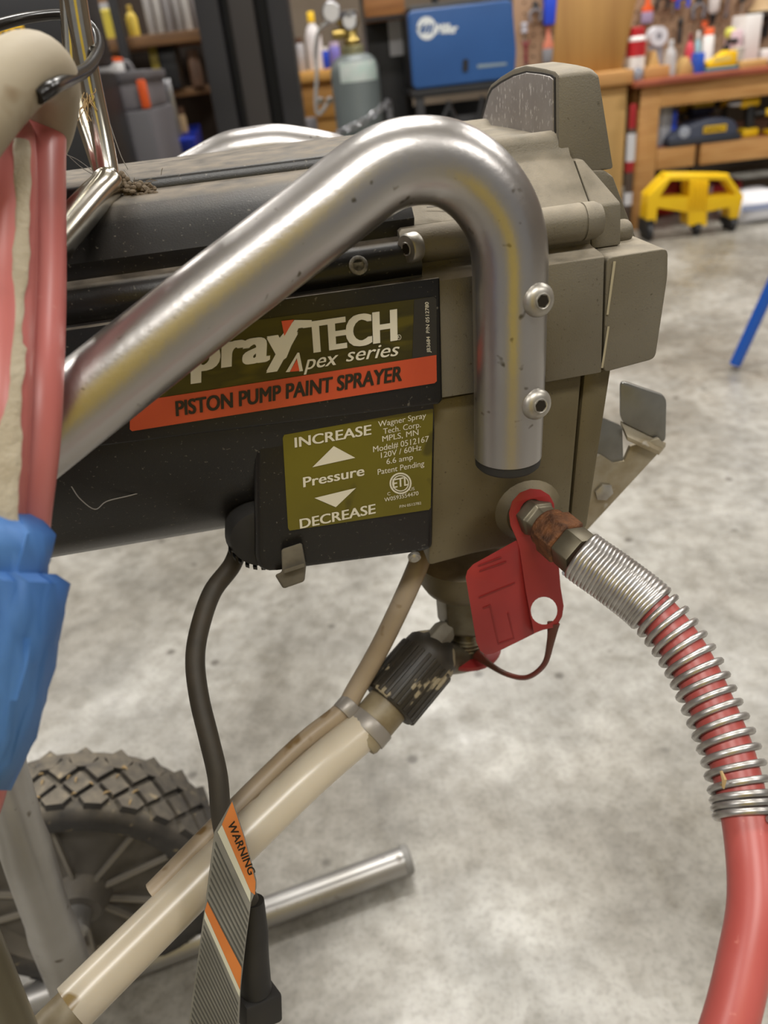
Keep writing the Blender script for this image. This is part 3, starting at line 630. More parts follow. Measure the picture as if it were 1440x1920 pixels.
# ------------------------------------------------------------------ coil of spare hose at the left, its hook and tape
beige = mat('paint_crusted_hose', (170, 159, 138), .6, c2=(152, 140, 118), scale=16, bump=.2, speck=(50, .64, .72, (134, 116, 90)))
pink = mat('dusty_red_hose', (174, 88, 84), .34, c2=(182, 108, 102), scale=9, speck=(90, .68, .8, (204, 150, 138)))
CO = thing('hose_coil', D3(20, 1480, .3), 'coil of red and beige paint-splashed hose hanging from the hook at the left edge', 'hose')
def strand(name, pts, r, m): mb = MB(); mb.tube(spline(pts, 8), r, 28); return obj(name, mb, m, CO)
strand('beige_loop', [D3(-160, 420, .235), D3(-90, 290, .238), D3(-30, 206, .242), D3(18, 152, .248), D3(52, 127, .256), D3(78, 130, .266), D3(92, 160, .280), D3(84, 232, .298), D3(56, 310, .312), D3(30, 420, .328), D3(-60, 720, .34), D3(-200, 1000, .335), D3(-320, 1000, .30), D3(-300, 700, .262), D3(-220, 500, .238), D3(-160, 420, .235)], .0108, beige)
strand('red_strand', [D3(60, 420, .36), D3(72, 300, .345), D3(80, 236, .328), D3(82, 216, .312), D3(78, 222, .300), D3(74, 300, .290), D3(73, 520, .279), D3(66, 700, .266), D3(58, 830, .262), D3(42, 960, .262), D3(16, 1200, .27), D3(-44, 1500, .285), D3(-110, 1610, .30), D3(-190, 1560, .32), D3(-210, 1150, .335), D3(-110, 740, .35), D3(20, 500, .362), D3(60, 420, .36)], .0094, pink)
strand('red_strand', [D3(4, 420, .34), D3(8, 320, .32), D3(12, 268, .300), D3(14, 252, .286), D3(14, 266, .274), D3(16, 340, .267), D3(13, 520, .260), D3(0, 760, .247), D3(-12, 960, .247), D3(-40, 1250, .257), D3(-90, 1480, .272), D3(-170, 1540, .29), D3(-240, 1400, .31), D3(-230, 1000, .325), D3(-130, 640, .335), D3(-20, 480, .342), D3(4, 420, .34)], .0094, pink)
mb = MB(); rings = []   # ridge of dried paint down the nearest strand
dp = spline([D3(41, 262, .2622), D3(42, 420, .2570), D3(33, 560, .2510), D3(18, 700, .2425), D3(12, 850, .2382), D3(8, 990, .2380)], 14)
for i, p in enumerate(dp):
    tg = (dp[min(i + 1, len(dp) - 1)] - dp[max(i - 1, 0)]).normalized(); n = (p - CAM).normalized(); w = tg.cross(n).normalized(); n2 = w.cross(tg)
    hw = .0023 + .0003 * sin(i * .37) + .0002 * sin(i * 1.1) + .0002 * random.random() + (.0016 if i > 36 else 0); rings.append([p + w * hw * cos(2 * pi * q / 12) + n2 * .0008 * sin(2 * pi * q / 12) for q in range(12)])
mb.loft(rings); obj('dried_paint', mb, mat('dried_beige_paint', (176, 166, 146), .8, c2=(160, 148, 126), scale=60, bump=.5, bscale=300), CO)
# black wire hook round the rod
HK = [D3(70, 182, .247), D3(104, 160, .253), D3(146, 140, .282), D3(166, 126, .306), D3(180, 106, .328), D3(186, 86, .35), D3(180, 62, .368), D3(160, 42, .372), D3(120, 28, .366), D3(60, 32, .352), D3(0, 46, .34), D3(-60, 70, .33)]
mb = MB(); mb.tube(spline(HK, 8), .0024, 18); obj('wire_hook', mb, mat('black_painted_wire', (20, 18, 17), .24, 0, c2=(30, 27, 25), scale=60), label='bent black wire hook looped round the chrome rod, holding the hose coil', cat='hook')
# painter's tape round the coil
tapem = mat('blue_masking_tape', (46, 92, 156), .6, c2=(72, 118, 176), scale=18, bump=.35, bscale=60, stretch=(1, 1, .5))
TP = thing('masking_tape', D3(-20, 1490, .29), 'crumpled blue masking tape wrapped round the hose coil at the left edge', 'tape')
def wrap(name, rows, seed):
    random.seed(seed); rings = []
    for (xl, xr, y, d, tl) in rows:
        a, b = D3(xl, y, d), D3(xr, y + tl, d + .004); c = (a + b) / 2; w = (b - a) / 2; n = (c - CAM).normalized(); n = (n - w.normalized() * n.dot(w.normalized())).normalized()
        ring = []
        for k in range(40):
            t = 2 * pi * k / 40; e = 2.6
            x = math.copysign(abs(cos(t)) ** (2 / e), cos(t)); yv = math.copysign(abs(sin(t)) ** (2 / e), sin(t))
            ring.append(c + w * x + n * yv * .017 + n * (.0016 * sin(k * 1.9 + y * .02 + seed) + random.uniform(-.0006, .0006)) + w.normalized() * .0007 * sin(k * 1.3 + y * .05))
        rings.append(ring)
    mb = MB(); mb.loft(rings); return obj(name, mb, tapem, TP, ang=60)
wrap('tape_layer', [(-150, 58, 958, 0.2485, 6), (-150, 76, 970, 0.2455, 14), (-150, 90, 990, 0.2435, 12), (-150, 88, 1020, 0.2425, 14), (-150, 83, 1050, 0.2425, 16), (-150, 80, 1085, 0.2435, 14)], 3)
wrap('tape_layer', [(-160, 94, 1064, 0.2410, 12), (-160, 122, 1080, 0.2405, 14), (-160, 114, 1140, 0.2405, 10), (-160, 104, 1190, 0.2415, 8), (-160, 92, 1245, 0.2425, 6), (-160, 78, 1310, 0.2445, 4), (-160, 58, 1380, 0.2475, 4), (-160, 34, 1430, 0.2515, 4), (-160, 8, 1478, 0.2565, 4)], 5)

# dust and web where the rod meets the housing
random.seed(11)
mb = MB()
for k in range(230):
    a = random.uniform(0, 2 * pi); q = random.random() ** .6
    mb.ball(D3(258 + 30 * q * cos(a) + 8 * random.random(), 366 + 24 * q * sin(a), .3535 + random.gauss(0, .0012)), random.uniform(.0004, .0017), 8, (1, random.uniform(.6, 1), random.uniform(.5, 1)))
for k in range(14): mb.ball(D3(236 + random.gauss(0, 5), 336 + random.gauss(0, 7), .353), random.uniform(.0006, .0016), 8)
for k in range(26):
    p = D3(260 + random.gauss(0, 22), 364 + random.gauss(0, 16), .351); d = V((random.gauss(0, 1), random.gauss(0, .5), random.gauss(0, 1))).normalized() * random.uniform(.002, .005); mb.tube([p, p + d * .6 + V((0, 0, .0004)), p + d], .00016, 4)
dustm = mat('grey_dust', (120, 108, 92), .95, c2=(112, 98, 80), scale=300)
obj('dust_clump', mb, dustm, label='grey clump of dust stuck beside the elbow of the chrome rod', cat='dust', kind='stuff')
webm = mat('cobweb_silk', (150, 146, 140), .8)
mb = MB()
for pts in ([(232, 318, .353), (270, 360, .357), (345, 398, .364)], [(236, 330, .353), (290, 374, .358), (346, 400, .364)], [(350, 398, .364), (374, 380, .368), (398, 342, .374)], [(352, 402, .364), (380, 372, .368), (402, 330, .376)], [(206, 232, .351), (226, 290, .356), (240, 318, .36)], [(120, 284, .345), (150, 312, .35), (180, 330, .354)], [(124, 290, .345), (146, 300, .35), (176, 322, .354)]):
    mb.tube(spline([D3(*p) for p in pts], 5), .00019, 5)
for pts in ([(800, 388, .35), (862, 384, .349), (886, 372, .347), (906, 380, .345), (934, 398, .3445), (958, 384, .345)], [(134, 912, .36), (150, 935, .362), (178, 955, .366), (200, 940, .37), (240, 930, .374), (262, 924, .376)], [(765, 268, .338), (785, 278, .338), (812, 284, .338)]): mb.tube(spline([D3(*p) for p in pts], 5), .0003, 5)
mb.ball(D3(350, 402, .364), .0013, 8); mb.ball(D3(437, 396, .375), .0010, 8); mb.ball(D3(356, 428, .364), .0007, 8)
obj('cobweb', mb, webm, label='thin cobweb strands between the chrome rod and the black housing', cat='cobweb', kind='stuff')
mb = MB(); random.seed(4)
for k in range(16):
    x, y = 166 + random.gauss(0, 5), 168 + random.gauss(0, 12); mb.tube(spline([D3(x, y, .345), D3(x + random.gauss(0, 7), y + 14, .343), D3(x + random.gauss(0, 9), y + random.uniform(20, 46), .345)], 4), .0002, 5)
obj('straw_tuft', mb, mat('dry_straw', (0, 0, 0)), label='small tuft of dry straw fibres caught on the chrome rod below the black hook', cat='straw', kind='stuff')

# ================================================================== the workshop behind
def pm(name, c, rough=.5, metal=0, **k): return mat(name, c, rough, metal, **k)
pine = wood('pine_board', (196, 150, 92), (178, 128, 72)); pine2 = wood('pale_plywood', (206, 172, 112), (192, 152, 92), scale=3, stretch=(1, 1, .3))
gold = wood('golden_plywood', (158, 118, 58), (142, 102, 46), scale=4, stretch=(5, 1, .4)); redw = pm('red_brown_top', (150, 78, 52), .4, c2=(128, 62, 42), scale=6)
black = pm('black_paint', (26, 26, 28), .45, c2=(34, 34, 36), scale=8); dgrey = pm('dark_grey_steel', (38, 37, 39), .5, .1, c2=(31, 30, 32), scale=6)
pgrey = pm('grey_tool_plastic', (122, 118, 122), .5, c2=(112, 108, 112), scale=8); yel = pm('yellow_plastic', (238, 196, 20), .4, c2=(228, 182, 14), scale=6)
white = pm('white_plastic', (226, 224, 222), .4); bluep = pm('blue_plastic', (34, 70, 196), .4); redp = pm('red_plastic', (176, 34, 40), .4); orangep = pm('orange_plastic', (226, 92, 36), .45)
silver = pm('silver_metal', (184, 184, 188), .28, .9); brass = pm('brass', (176, 152, 88), .3, .9); clear = pm('frosted_clear_plastic', (224, 228, 230), .25, trans=.55)
pink = pm('pink_plastic', (206, 70, 84), .45); cyan = pm('pale_cyan_plastic', (150, 190, 204), .45); beigep = pm('beige_card', (190, 164, 126), .7, c2=(170, 142, 104), scale=10)
navy = pm('slate_blue_plastic', (74, 80, 98), .4, c2=(64, 70, 88), scale=8); brownm = pm('brown_item', (104, 74, 52), .6, c2=(84, 58, 40), scale=12)
X0, Y0, Z0 = V((1, 0, 0)), V((0, 1, 0)), V((0, 0, 1))
def span(x0, y0, x1, y1, Y):
    xm, ym = (x0 + x1) / 2, (y0 + y1) / 2
    return at(x0, ym, Y).x, at(x1, ym, Y).x, at(xm, y1, Y).z, at(xm, y0, Y).z
def T(o, label, cat, group=None):
    o['label'] = label; o['category'] = cat
    if group: o['group'] = group
    return o
def pbox(name, px, Y, dep, m, label=None, cat=None, bevel=.006, zb=None, parent=None, group=None, rot=0):
    a, b, z0, z1 = span(*px, Y); z0 = zb if zb is not None else z0
    mb = MB(); mb.box(((a + b) / 2, Y + dep / 2, (z0 + z1) / 2), (b - a, dep, z1 - z0), V((cos(rot), sin(rot), 0)) if rot else None)
    return obj(name, mb, m, parent, bevel=bevel, label=label, cat=cat, group=group)
def bottle(name, px, Y, m, capm, label, cat, zb=None, kind='bottle', band=None):
    a, b, z0, z1 = span(*px, Y); z0 = zb if zb is not None else z0; r = (b - a) / 2; h = z1 - z0; c = V(((a + b) / 2, Y + r, z0))
    root = thing(name, c, label, cat)
    if kind == 'bottle': pr = [(0, r * .9), (h * .02, r), (h * .58, r), (h * .72, r * .72), (h * .80, r * .38), (h * .84, r * .36)]; cp_ = [(h * .82, r * .44), (h * .98, r * .42), (h, r * .34)]
    elif kind == 'can': pr = [(0, r), (h * .78, r), (h * .83, r * .8)]; cp_ = [(h * .81, r * .82), (h * .98, r * .8), (h, r * .7)]
    elif kind == 'jar': pr = [(0, r * .92), (h * .03, r), (h * .78, r), (h * .84, r * .86)]; cp_ = [(h * .84, r * .9), (h, r * .9)]
    else: pr = [(0, r * .7), (h * .9, r), (h * .97, r * 1.02)]; cp_ = [(h * .96, r * 1.04), (h, r * 1.04)]
    mb = MB(); mb.lathe(c, Z0, pr, 20); obj('body', mb, m, root)
    mb = MB(); mb.lathe(c, Z0, cp_, 16); obj('cap', mb, capm, root)
    for bd in ([] if not band else band if isinstance(band, list) else [band]): mb = MB(); mb.lathe(c, Z0, [(h * bd[0], r * 1.02), (h * bd[1], r * 1.02)], 20); obj('label_band', mb, bd[2], root)
    return root

# workbench on the right
YB = 3.78; zt = at(1215, 150, YB).z
xl = at(1194, 300, YB).x
BN = thing('workbench', (xl + .8, YB + .35, 0), 'pine workbench with a red-brown top and a lower shelf, against the tool wall', 'workbench')
mb = MB(); mb.box((xl + .82, YB + .36, zt - .012), (1.72, .8, .024)); obj('bench_top', mb, redw, BN, bevel=.004)
def bar(name, c, s, m=pine, par=BN, bev=.004): mb = MB(); mb.box(c, s); return obj(name, mb, m, par, bevel=bev)
bar('apron', (xl + .82, YB + .02, zt - .024 - .045), (1.64, .038, .09)); bar('side_apron', (xl + .02, YB + .36, zt - .069), (.038, .66, .09))
for q in ((xl + .045, YB), (xl + 1.58, YB), (xl + .045, YB + .66), (xl + 1.58, YB + .66)): bar('leg', (q[0], q[1] + .02, (zt - .024) / 2), (.09, .04, zt - .024))
zs = at(1260, 276, YB).z; xg = at(1307, 290, YB).x
bar('shelf_rail', ((xl + .09 + xg) / 2 - .003, YB + .02, zs - .047), (xg - xl - .1, .04, .088)); bar('shelf_rail', ((xg + xl + 1.54) / 2 + .012, YB + .02, zs - .047), (xl + 1.53 - xg, .04, .088))
bar('shelf_board', (xl + .82, YB + .36, zs - .01), (1.46, .64, .02), redw)
bar('shelf_post', (xg, YB + .06, zs / 2 - .02), (.02, .03, zs - .06), black)

# second bench / cabinet with the leaning board
Y2 = 3.82; z2 = at(1150, 133, Y2).z
C2 = thing('plywood_cabinet', (at(1090, 200, Y2).x, Y2 + .3, 0), 'pale plywood cabinet behind the sprayer, left of the pine workbench', 'cabinet')
xa, xb = at(1010, 160, Y2).x, at(1177, 160, Y2).x
bar('body', ((xa + xb) / 2, Y2 + .3, z2 / 2 - .03), (xb - xa, .6, z2 - .06), pine2, C2); bar('top', ((xa + xb) / 2 + .005, Y2 + .29, z2 - .028), (xb - xa + .01, .66, .056), pine, C2)
mb = MB(); p = [at(x, y, Y2 + .06) for x, y in ((1035, 130), (1054, -40), (1208, -40), (1166, 130))]; dz = max(0, z2 - p[0].z); p = [V((q.x, q.y + (q.z - z2) * .12, q.z)) for q in p]; p[0].z = p[3].z = z2
mb.prism(p, V((0, .022, 0))); obj('leaning_board', mb, gold, bevel=.002, label='large golden plywood board leaning on top of the pale plywood cabinet', cat='board')

# tool wall
YP = 4.78
xa = at(955, 50, YP).x
PB = thing('pegboard', ((xa + 3.2) / 2 + .5, YP, 1.3), 'brown pegboard covering the wall above the workbench, hung with tools', 'pegboard')
for k in range(3): mb = MB(); mb.box((xa + .5 + k * 1.0, YP + .01, 1.2), (.992, .012, 1.5)); obj('board_panel', mb, pegb, PB, bevel=.002)
mb = MB(); random.seed(3)
for i in range(58):
    for k in range(14): mb.box((xa + .08 + i * .05, YP + .0035, .60 + k * .05), (.009, .004, .009))
obj('peg_holes', mb, pm('hole_dark', (52, 38, 28), .9), PB, kind='stuff')

# hanging tools: shapes built upright around the hook point
def hang(kind, x, y0, y1, m1, m2, label, cat, Y=YP - .03):
    a = at(x, y0, Y); b = at(x, y1, Y); h = a.z - b.z; c = V(((a.x + b.x) / 2, Y, b.z)); root = thing({'driver': 'screwdriver', 'pliers': 'pliers', 'wrench': 'wrench', 'file': 'file', 'brush': 'brush', 'snips': 'tin_snips', 'hammer': 'hammer'}[kind], c, label, cat)
    if kind == 'driver':
        mb = MB(); mb.lathe(c + Z0 * h * .5, Z0, [(0, .012), (h * .06, .018), (h * .25, .014), (h * .42, .019), (h * .5, .014)], 12); obj('handle', mb, m1, root)
        mb = MB(); mb.lathe(c, Z0, [(0, .004), (h * .52, .005)], 10); obj('shaft', mb, m2, root)
    elif kind in ('pliers', 'snips'):
        for s in (-1, 1): mb = MB(); mb.tube(spline([c + Z0 * h * .62, c + V((s * .03, 0, h * .4)), c + V((s * .026, 0, 0))], 6), .009, 10); obj('handle', mb, m1, root)
        mb = MB(); mb.prism([c + V((x_, -.006, z_ * h)) for x_, z_ in ((-.016, .58), (.016, .58), (.02, .7), (.006, 1), (-.006, 1), (-.02, .7))], Y0 * .012); obj('jaws', mb, m2, root, bevel=.001)
    elif kind == 'wrench':
        mb = MB(); mb.prism([c + V((x_, -.004, z_ * h)) for x_, z_ in ((-.009, .1), (-.018, .04), (0, 0), (.018, .04), (.009, .1), (.008, .82), (.024, .9), (.02, 1), (.007, .93), (-.007, .93), (-.02, 1), (-.024, .9), (-.008, .82))], Y0 * .009); obj('wrench_body', mb, m1, root, bevel=.001)
        mb = MB(); mb.lathe(c + V((0, -.006, h * .05)), Y0, [(0, .008), (.012, .008)], 12); obj('box_end', mb, m2, root)
    elif kind == 'file':
        mb = MB(); mb.box(c + Z0 * h * .32, (.022, .008, h * .64)); obj('blade', mb, m1, root, bevel=.001)
        mb = MB(); mb.lathe(c + Z0 * h * .64, Z0, [(0, .008), (h * .1, .015), (h * .3, .012), (h * .36, .008)], 12); obj('handle', mb, m2, root)
    elif kind == 'brush':
        mb = MB(); mb.prism([c + V((x_, -.008, z_ * h)) for x_, z_ in ((-.03, .36), (.03, .36), (.026, .5), (.011, .62), (.01, .95), (-.01, .95), (-.011, .62), (-.026, .5))], Y0 * .016); obj('handle', mb, m1, root, bevel=.003)
        mb = MB(); mb.box(c + Z0 * h * .19, (.058, .02, h * .36)); obj('bristles', mb, m2, root, bevel=.002)
    else:
        mb = MB(); mb.lathe(c, Z0, [(0, .014), (h * .4, .016), (h * .9, .011)], 12); obj('handle', mb, m1, root)
        mb = MB(); mb.box(c + Z0 * h * .93, (.10, .026, .028)); obj('head', mb, m2, root, bevel=.004)
    return root
hang('driver', 1263, -22, 26, redp, silver, 'red-handled screwdriver on the tool wall, above the white paper roll', 'screwdriver')
hang('snips', 1281, -18, 14, bluep, silver, 'blue-handled snips on the tool wall, right of the red screwdriver', 'snips')
hang('pliers', 1243, -20, 16, black, dgrey, 'black-handled pliers on the tool wall, left of the red screwdriver', 'pliers')
hang('file', 1275, 34, 82, black, black, 'long black file on the tool wall, above the clear bottle', 'file')
hang('pliers', 1311, -12, 34, pgrey, dgrey, 'grey-handled pliers on the tool wall, left of the white glue bottle', 'pliers')
hang('wrench', 1364, -20, 34, silver, dgrey, 'silver wrench on the tool wall, right of the white glue bottle', 'wrench')
hang('brush', 1214, -16, 44, orangep, pm('mauve_bristles', (150, 132, 160), .7), 'orange brush on the tool wall above the red and white can', 'brush')
hang('driver', 1392, -16, 24, black, silver, 'black screwdriver on the tool wall, above the white boxes', 'screwdriver')
hang('driver', 1321, 40, 62, orangep, silver, 'short orange screwdriver on the tool wall, above the pale cyan bottle', 'screwdriver')
hang('hammer', 1437, 30, 70, black, black, 'black hammer on the tool wall at the right edge', 'hammer')
hang('pliers', 1004, 2, 40, pgrey, dgrey, 'grey-handled pliers on the tool wall between the blue welder and the blue holder', 'pliers')
hang('driver', 983, 42, 84, pm('pale_grey_handle', (170, 170, 180), .5), silver, 'pale-handled screwdriver on the tool wall beside the blue welder', 'screwdriver')
hang('brush', 1028, 44, 118, pm('salmon_handle', (200, 120, 96), .6), pm('grey_bristles', (120, 120, 124), .7), 'salmon-handled brush hanging under the blue holder, left of the leaning board', 'brush')
hang('wrench', 986, 76, 122, pm('maroon', (120, 40, 52), .5), dgrey, 'maroon wrench low on the tool wall beside the blue welder', 'wrench')
pbox('tool_holder', (1022, -30, 1046, 46), YP - .06, .05, bluep, 'blue plastic holder on the tool wall at the top, left of the leaning board', 'holder', bevel=.006)
g = thing('glue_bottle', at(1336, 40, YP - .05), 'white glue bottle hanging nozzle down on the tool wall', 'bottle'); gl = WL[g.name]
mb = MB(); mb.lathe(gl + Z0 * .03, Z0, [(0, .012), (.02, .028), (.13, .03), (.145, .026)], 16); obj('body', mb, white, g)
mb = MB(); mb.lathe(gl, Z0, [(-.02, .006), (.01, .016), (.034, .018)], 14); obj('nozzle', mb, black, g)
lm_ = thing('clamp_lamp', at(1430, 22, YP - .1), 'beige clamp lamp with a dark rim at the top right corner of the tool wall', 'lamp'); c = WL[lm_.name]
mb = MB(); mb.lathe(c, Z0, [(.0, .075), (.03, .055), (.09, .03), (.12, .02)], 20); obj('lamp_shade', mb, beigep, lm_)
mb = MB(); mb.lathe(c, Z0, [(-.012, .078), (.004, .078)], 20); obj('rim', mb, dgrey, lm_)

# things on the bench top
Yi = YB + .1
bottle('paint_can', (1181, 50, 1216, 126), Yi, white, redp, 'white spray can with a red cap on the left end of the workbench', 'can', zb=zt, kind='can', band=(.45, .74, redp))
q = thing('paper_roll', (at(1236, 68, YB + .3).x, YB + .3, zt), 'white round paper roll standing on edge on the workbench, beside the white and red can', 'roll'); c = WL[q.name]; rr = (at(1236, 50, YB + .3).z - at(1236, 88, YB + .3).z) / 2; cz = at(1236, 68, YB + .3).z
mb = MB(); mb.lathe((c.x, c.y, cz), Y0, [(0, rr * .35), (0, rr), (.07, rr), (.07, rr * .35)], 26, caps=False); obj('paper', mb, pm('paper_white', (206, 206, 214), .7), q)
mb = MB(); mb.lathe((c.x, c.y + .002, cz), Y0, [(0, rr * .34), (.06, rr * .34)], 16); obj('core', mb, pm('core_grey', (150, 150, 160), .7), q)
mb = MB(); mb.box((c.x, c.y + .035, (zt + cz - rr) / 2 + .004), (.05, .05, max(.01, cz - rr - zt + .012))); obj('stand', mb, pm('core_grey', (0, 0, 0)), q)
mb = MB(); c = at(1197, 131, YB + .02); mb.ball((c.x, YB + .03, zt + .027), .027, 20); obj('glass_ball', mb, pm('grey_glass', (170, 178, 190), .05, trans=.6), label='small shiny glass ball at the front left corner of the workbench', cat='ball')
mb = MB(); c = at(1180, 126, YB + .04); mb.lathe((c.x - .0, YB + .14, zt), Z0, [(0, .016), (.03, .018), (.05, .01)], 14); obj('wax_pot', mb, yel, label='small yellow pot at the left corner of the workbench beside the spray can', cat='pot')
bottle('squeeze_bottle', (1250, 74, 1272, 136), Yi, clear, clear, 'clear squeeze bottle standing between two wooden wedges on the workbench', 'bottle', zb=zt)
def wedge(x0, x1, yt, Y, label):
    a, b, z0, z1 = span(x0, yt, x1, 128, Y); mb = MB(); mb.prism([V((a, Y, zt)), V((b, Y, zt)), V((a * .55 + b * .45, Y, z1))], Y0 * .09); obj('wood_wedge', mb, pine2, bevel=.002, label=label, cat='wedge', group='wooden wedges on the workbench')
wedge(1214, 1246, 94, Yi, 'taller pale wooden wedge on the workbench, beside the white spray can'); wedge(1274, 1308, 106, Yi, 'smaller pale wooden wedge on the workbench, beside the blue box')
pbox('blue_box', (1307, 99, 1321, 132), Yi - .03, .07, pm('royal_blue_card', (34, 84, 190), .5), 'narrow royal blue box on the workbench, left of the yellow case', 'box', zb=zt, bevel=.002)
yc = thing('yellow_case', (at(1348, 112, Yi).x, Yi, zt), 'bright yellow case with a pale label on the workbench, right of the blue box', 'case')
a, b, z0, z1 = span(1322, 98, 1376, 130, Yi)
mb = MB(); mb.prism([V((a, Yi - .03, zt + .012)), V((b, Yi - .03, zt + .012)), V((b, Yi - .03, z1)), V((b - .04, Yi - .03, z1 + .005)), V((a + .05, Yi - .03, z1 - .02)), V((a, Yi - .03, z1 - .035))], Y0 * .08); obj('body', mb, yel, yc, bevel=.005)
mb = MB(); mb.box(((a + b) / 2, Yi + .01, zt + .007), (b - a + .02, .09, .012)); obj('base', mb, pm('teal_base', (50, 120, 150), .5), yc, bevel=.002)
mb = MB(); mb.box(((a + b) / 2, Yi - .0305, zt + .045), ((b - a) * .6, .001, .018)); obj('case_label', mb, pm('pale_yellow', (220, 200, 110), .5), yc)
bottle('clear_cup', (1378, 88, 1399, 128), Yi, clear, white, 'clear plastic cup with a white lid on the workbench, right of the yellow case', 'cup', zb=zt, kind='cup')
pbox('white_box', (1393, 27, 1425, 97), YB + .3, .12, white, 'tall white box at the back of the workbench, largest of the white boxes', 'box', zb=zt, rot=.15)
pbox('white_box', (1372, 56, 1391, 100), YB + .28, .08, pm('pinkish_white', (214, 188, 196), .5), 'pinkish white box at the back of the workbench, left of the tall white box', 'box', zb=zt)
bottle('pink_bottle', (1289, 63, 1305, 100), YB + .33, pink, pm('dark_red_cap', (120, 26, 36), .5), 'pink bottle at the back of the workbench, above the smaller wooden wedge', 'bottle', zb=zt)
bottle('cyan_bottle', (1305, 58, 1317, 98), YB + .34, cyan, white, 'pale cyan bottle at the back of the workbench, right of the pink bottle', 'bottle', zb=zt)
bottle('white_bottle', (1322, 52, 1343, 98), YB + .33, white, orangep, 'white bottle with an orange cap at the back of the workbench', 'bottle', zb=zt, kind='can')
sg = thing('spray_gun', (at(1366, 90, YB + .32).x, YB + .32, zt), 'black spray gun with a yellow-green knob at the back of the workbench', 'spray gun'); c = WL[sg.name]; hh = at(1366, 52, YB + .32).z - zt
mb = MB(); mb.lathe(c, Z0, [(0, .03), (.02, .032), (hh * .5, .03), (hh * .6, .012), (hh * .75, .012)], 14); obj('cup', mb, black, sg)
mb = MB(); mb.lathe(c + Z0 * hh * .72, Z0, [(0, .014), (hh * .08, .024), (hh * .2, .024), (hh * .28, .014)], 14); obj('knob', mb, pm('yellow_green', (206, 206, 90), .4), sg)
mb = MB(); mb.box(c + V((.0, -.03, hh * .66)), (.02, .09, .02)); obj('barrel', mb, dgrey, sg, bevel=.003)
for k, (x0, x1, y0, y1, m, lb) in enumerate(((1392, 1440, 112, 122, pine2, 'pale wooden offcut lying on the workbench near the right edge'), (1410, 1470, 118, 127, dgrey, 'dark grey flat bar lying on the workbench at the right edge'), (1214, 1256, 124, 134, pine, 'thin wooden offcut lying in front of the taller wedge'))):
    pbox('offcut' if k != 1 else 'flat_bar', (x0, y0, x1, y1), Yi - .06 + k * .015, .06, m, lb, 'offcut' if k != 1 else 'bar', zb=zt, bevel=.002)
pbox('white_tub', (1429, 92, 1446, 112), YB + .3, .06, white, 'small white tub at the right edge of the workbench', 'tub', zb=zt)

# things on the lower shelf
Ys = YB + .05
for k, (x0, x1) in enumerate(((1231, 1240), (1240, 1250), (1250, 1259))):
    o = pbox('binder', (x0, 202 - k, x1, 275), Ys + .03, .26, pm('grey_binder_%s' % 'abc'[k], ((150, 152, 160), (170, 172, 180), (140, 142, 150))[k], .6), ('darker grey binder on the bench shelf, beside the front leg', 'pale grey binder on the bench shelf, between two darker ones', 'grey binder on the bench shelf, beside the blue one')[k], 'binder', zb=zs, bevel=.002, group='binders on the bench shelf')
pbox('binder', (1260, 208, 1268, 275), Ys + .03, .26, bluep, 'blue binder on the bench shelf, behind the slate blue case', 'binder', zb=zs, bevel=.002, group='binders on the bench shelf')
pbox('red_box', (1232, 184, 1252, 202), Ys + .06, .2, redp, 'red box lying on top of the grey binders', 'box', bevel=.002, zb=at(1241, 202, Ys + .03).z)
tc_ = thing('tool_case', (at(1315, 250, Ys).x, Ys, zs), 'slate blue rounded tool case with a yellow name plate on the bench shelf', 'case')
a, b, z0, z1 = span(1250, 224, 1382, 276, Ys - .02); w = b - a; h = z1 - zs
mb = MB(); o2 = [(0, .0), (.97, 0), (1, .2), (.99, .55), (.93, .82), (.8, .97), (.6, 1.02), (.4, .9), (.2, .72), (.03, .4)]
mb.prism([V((a + u * w, Ys - .03, zs + v * h)) for u, v in o2], Y0 * .2); obj('shell', mb, navy, tc_, bevel=.014, seg=3, ang=60)
mb = MB(); mb.box((a + w * .52, Ys + .06, zs + .012), (w * 1.02, .21, .024)); obj('base', mb, pm('dark_slate', (46, 50, 60), .5), tc_, bevel=.005)
mb = MB(); pc_ = V((a + w * .66, Ys - .033, zs + h * .55)); mb.box(pc_, (w * .32, .006, h * .3)); np_ = obj('name_plate', mb, yel, tc_, bevel=.002)
mb = MB(); text_into(mb, 'DEWALT', pc_ + V((-w * .14, -.0035, -h * .08)), pc_ + V((w * .14, -.0035, -h * .08)), pc_ + V((-w * .14, -.0035, h * .08)), -Y0, bold=.04); obj('lettering', mb, black, np_)
mb = MB(); mb.lathe(V((a + w * .24, Ys - .02, zs + h * .55)), -Y0, [(0, .026), (.012, .024), (.014, .016)], 20); obj('painted_glint', mb, pm('glint_pale_grey', (160, 168, 184), .3), tc_)  # pale disc standing in for a highlight on the shell
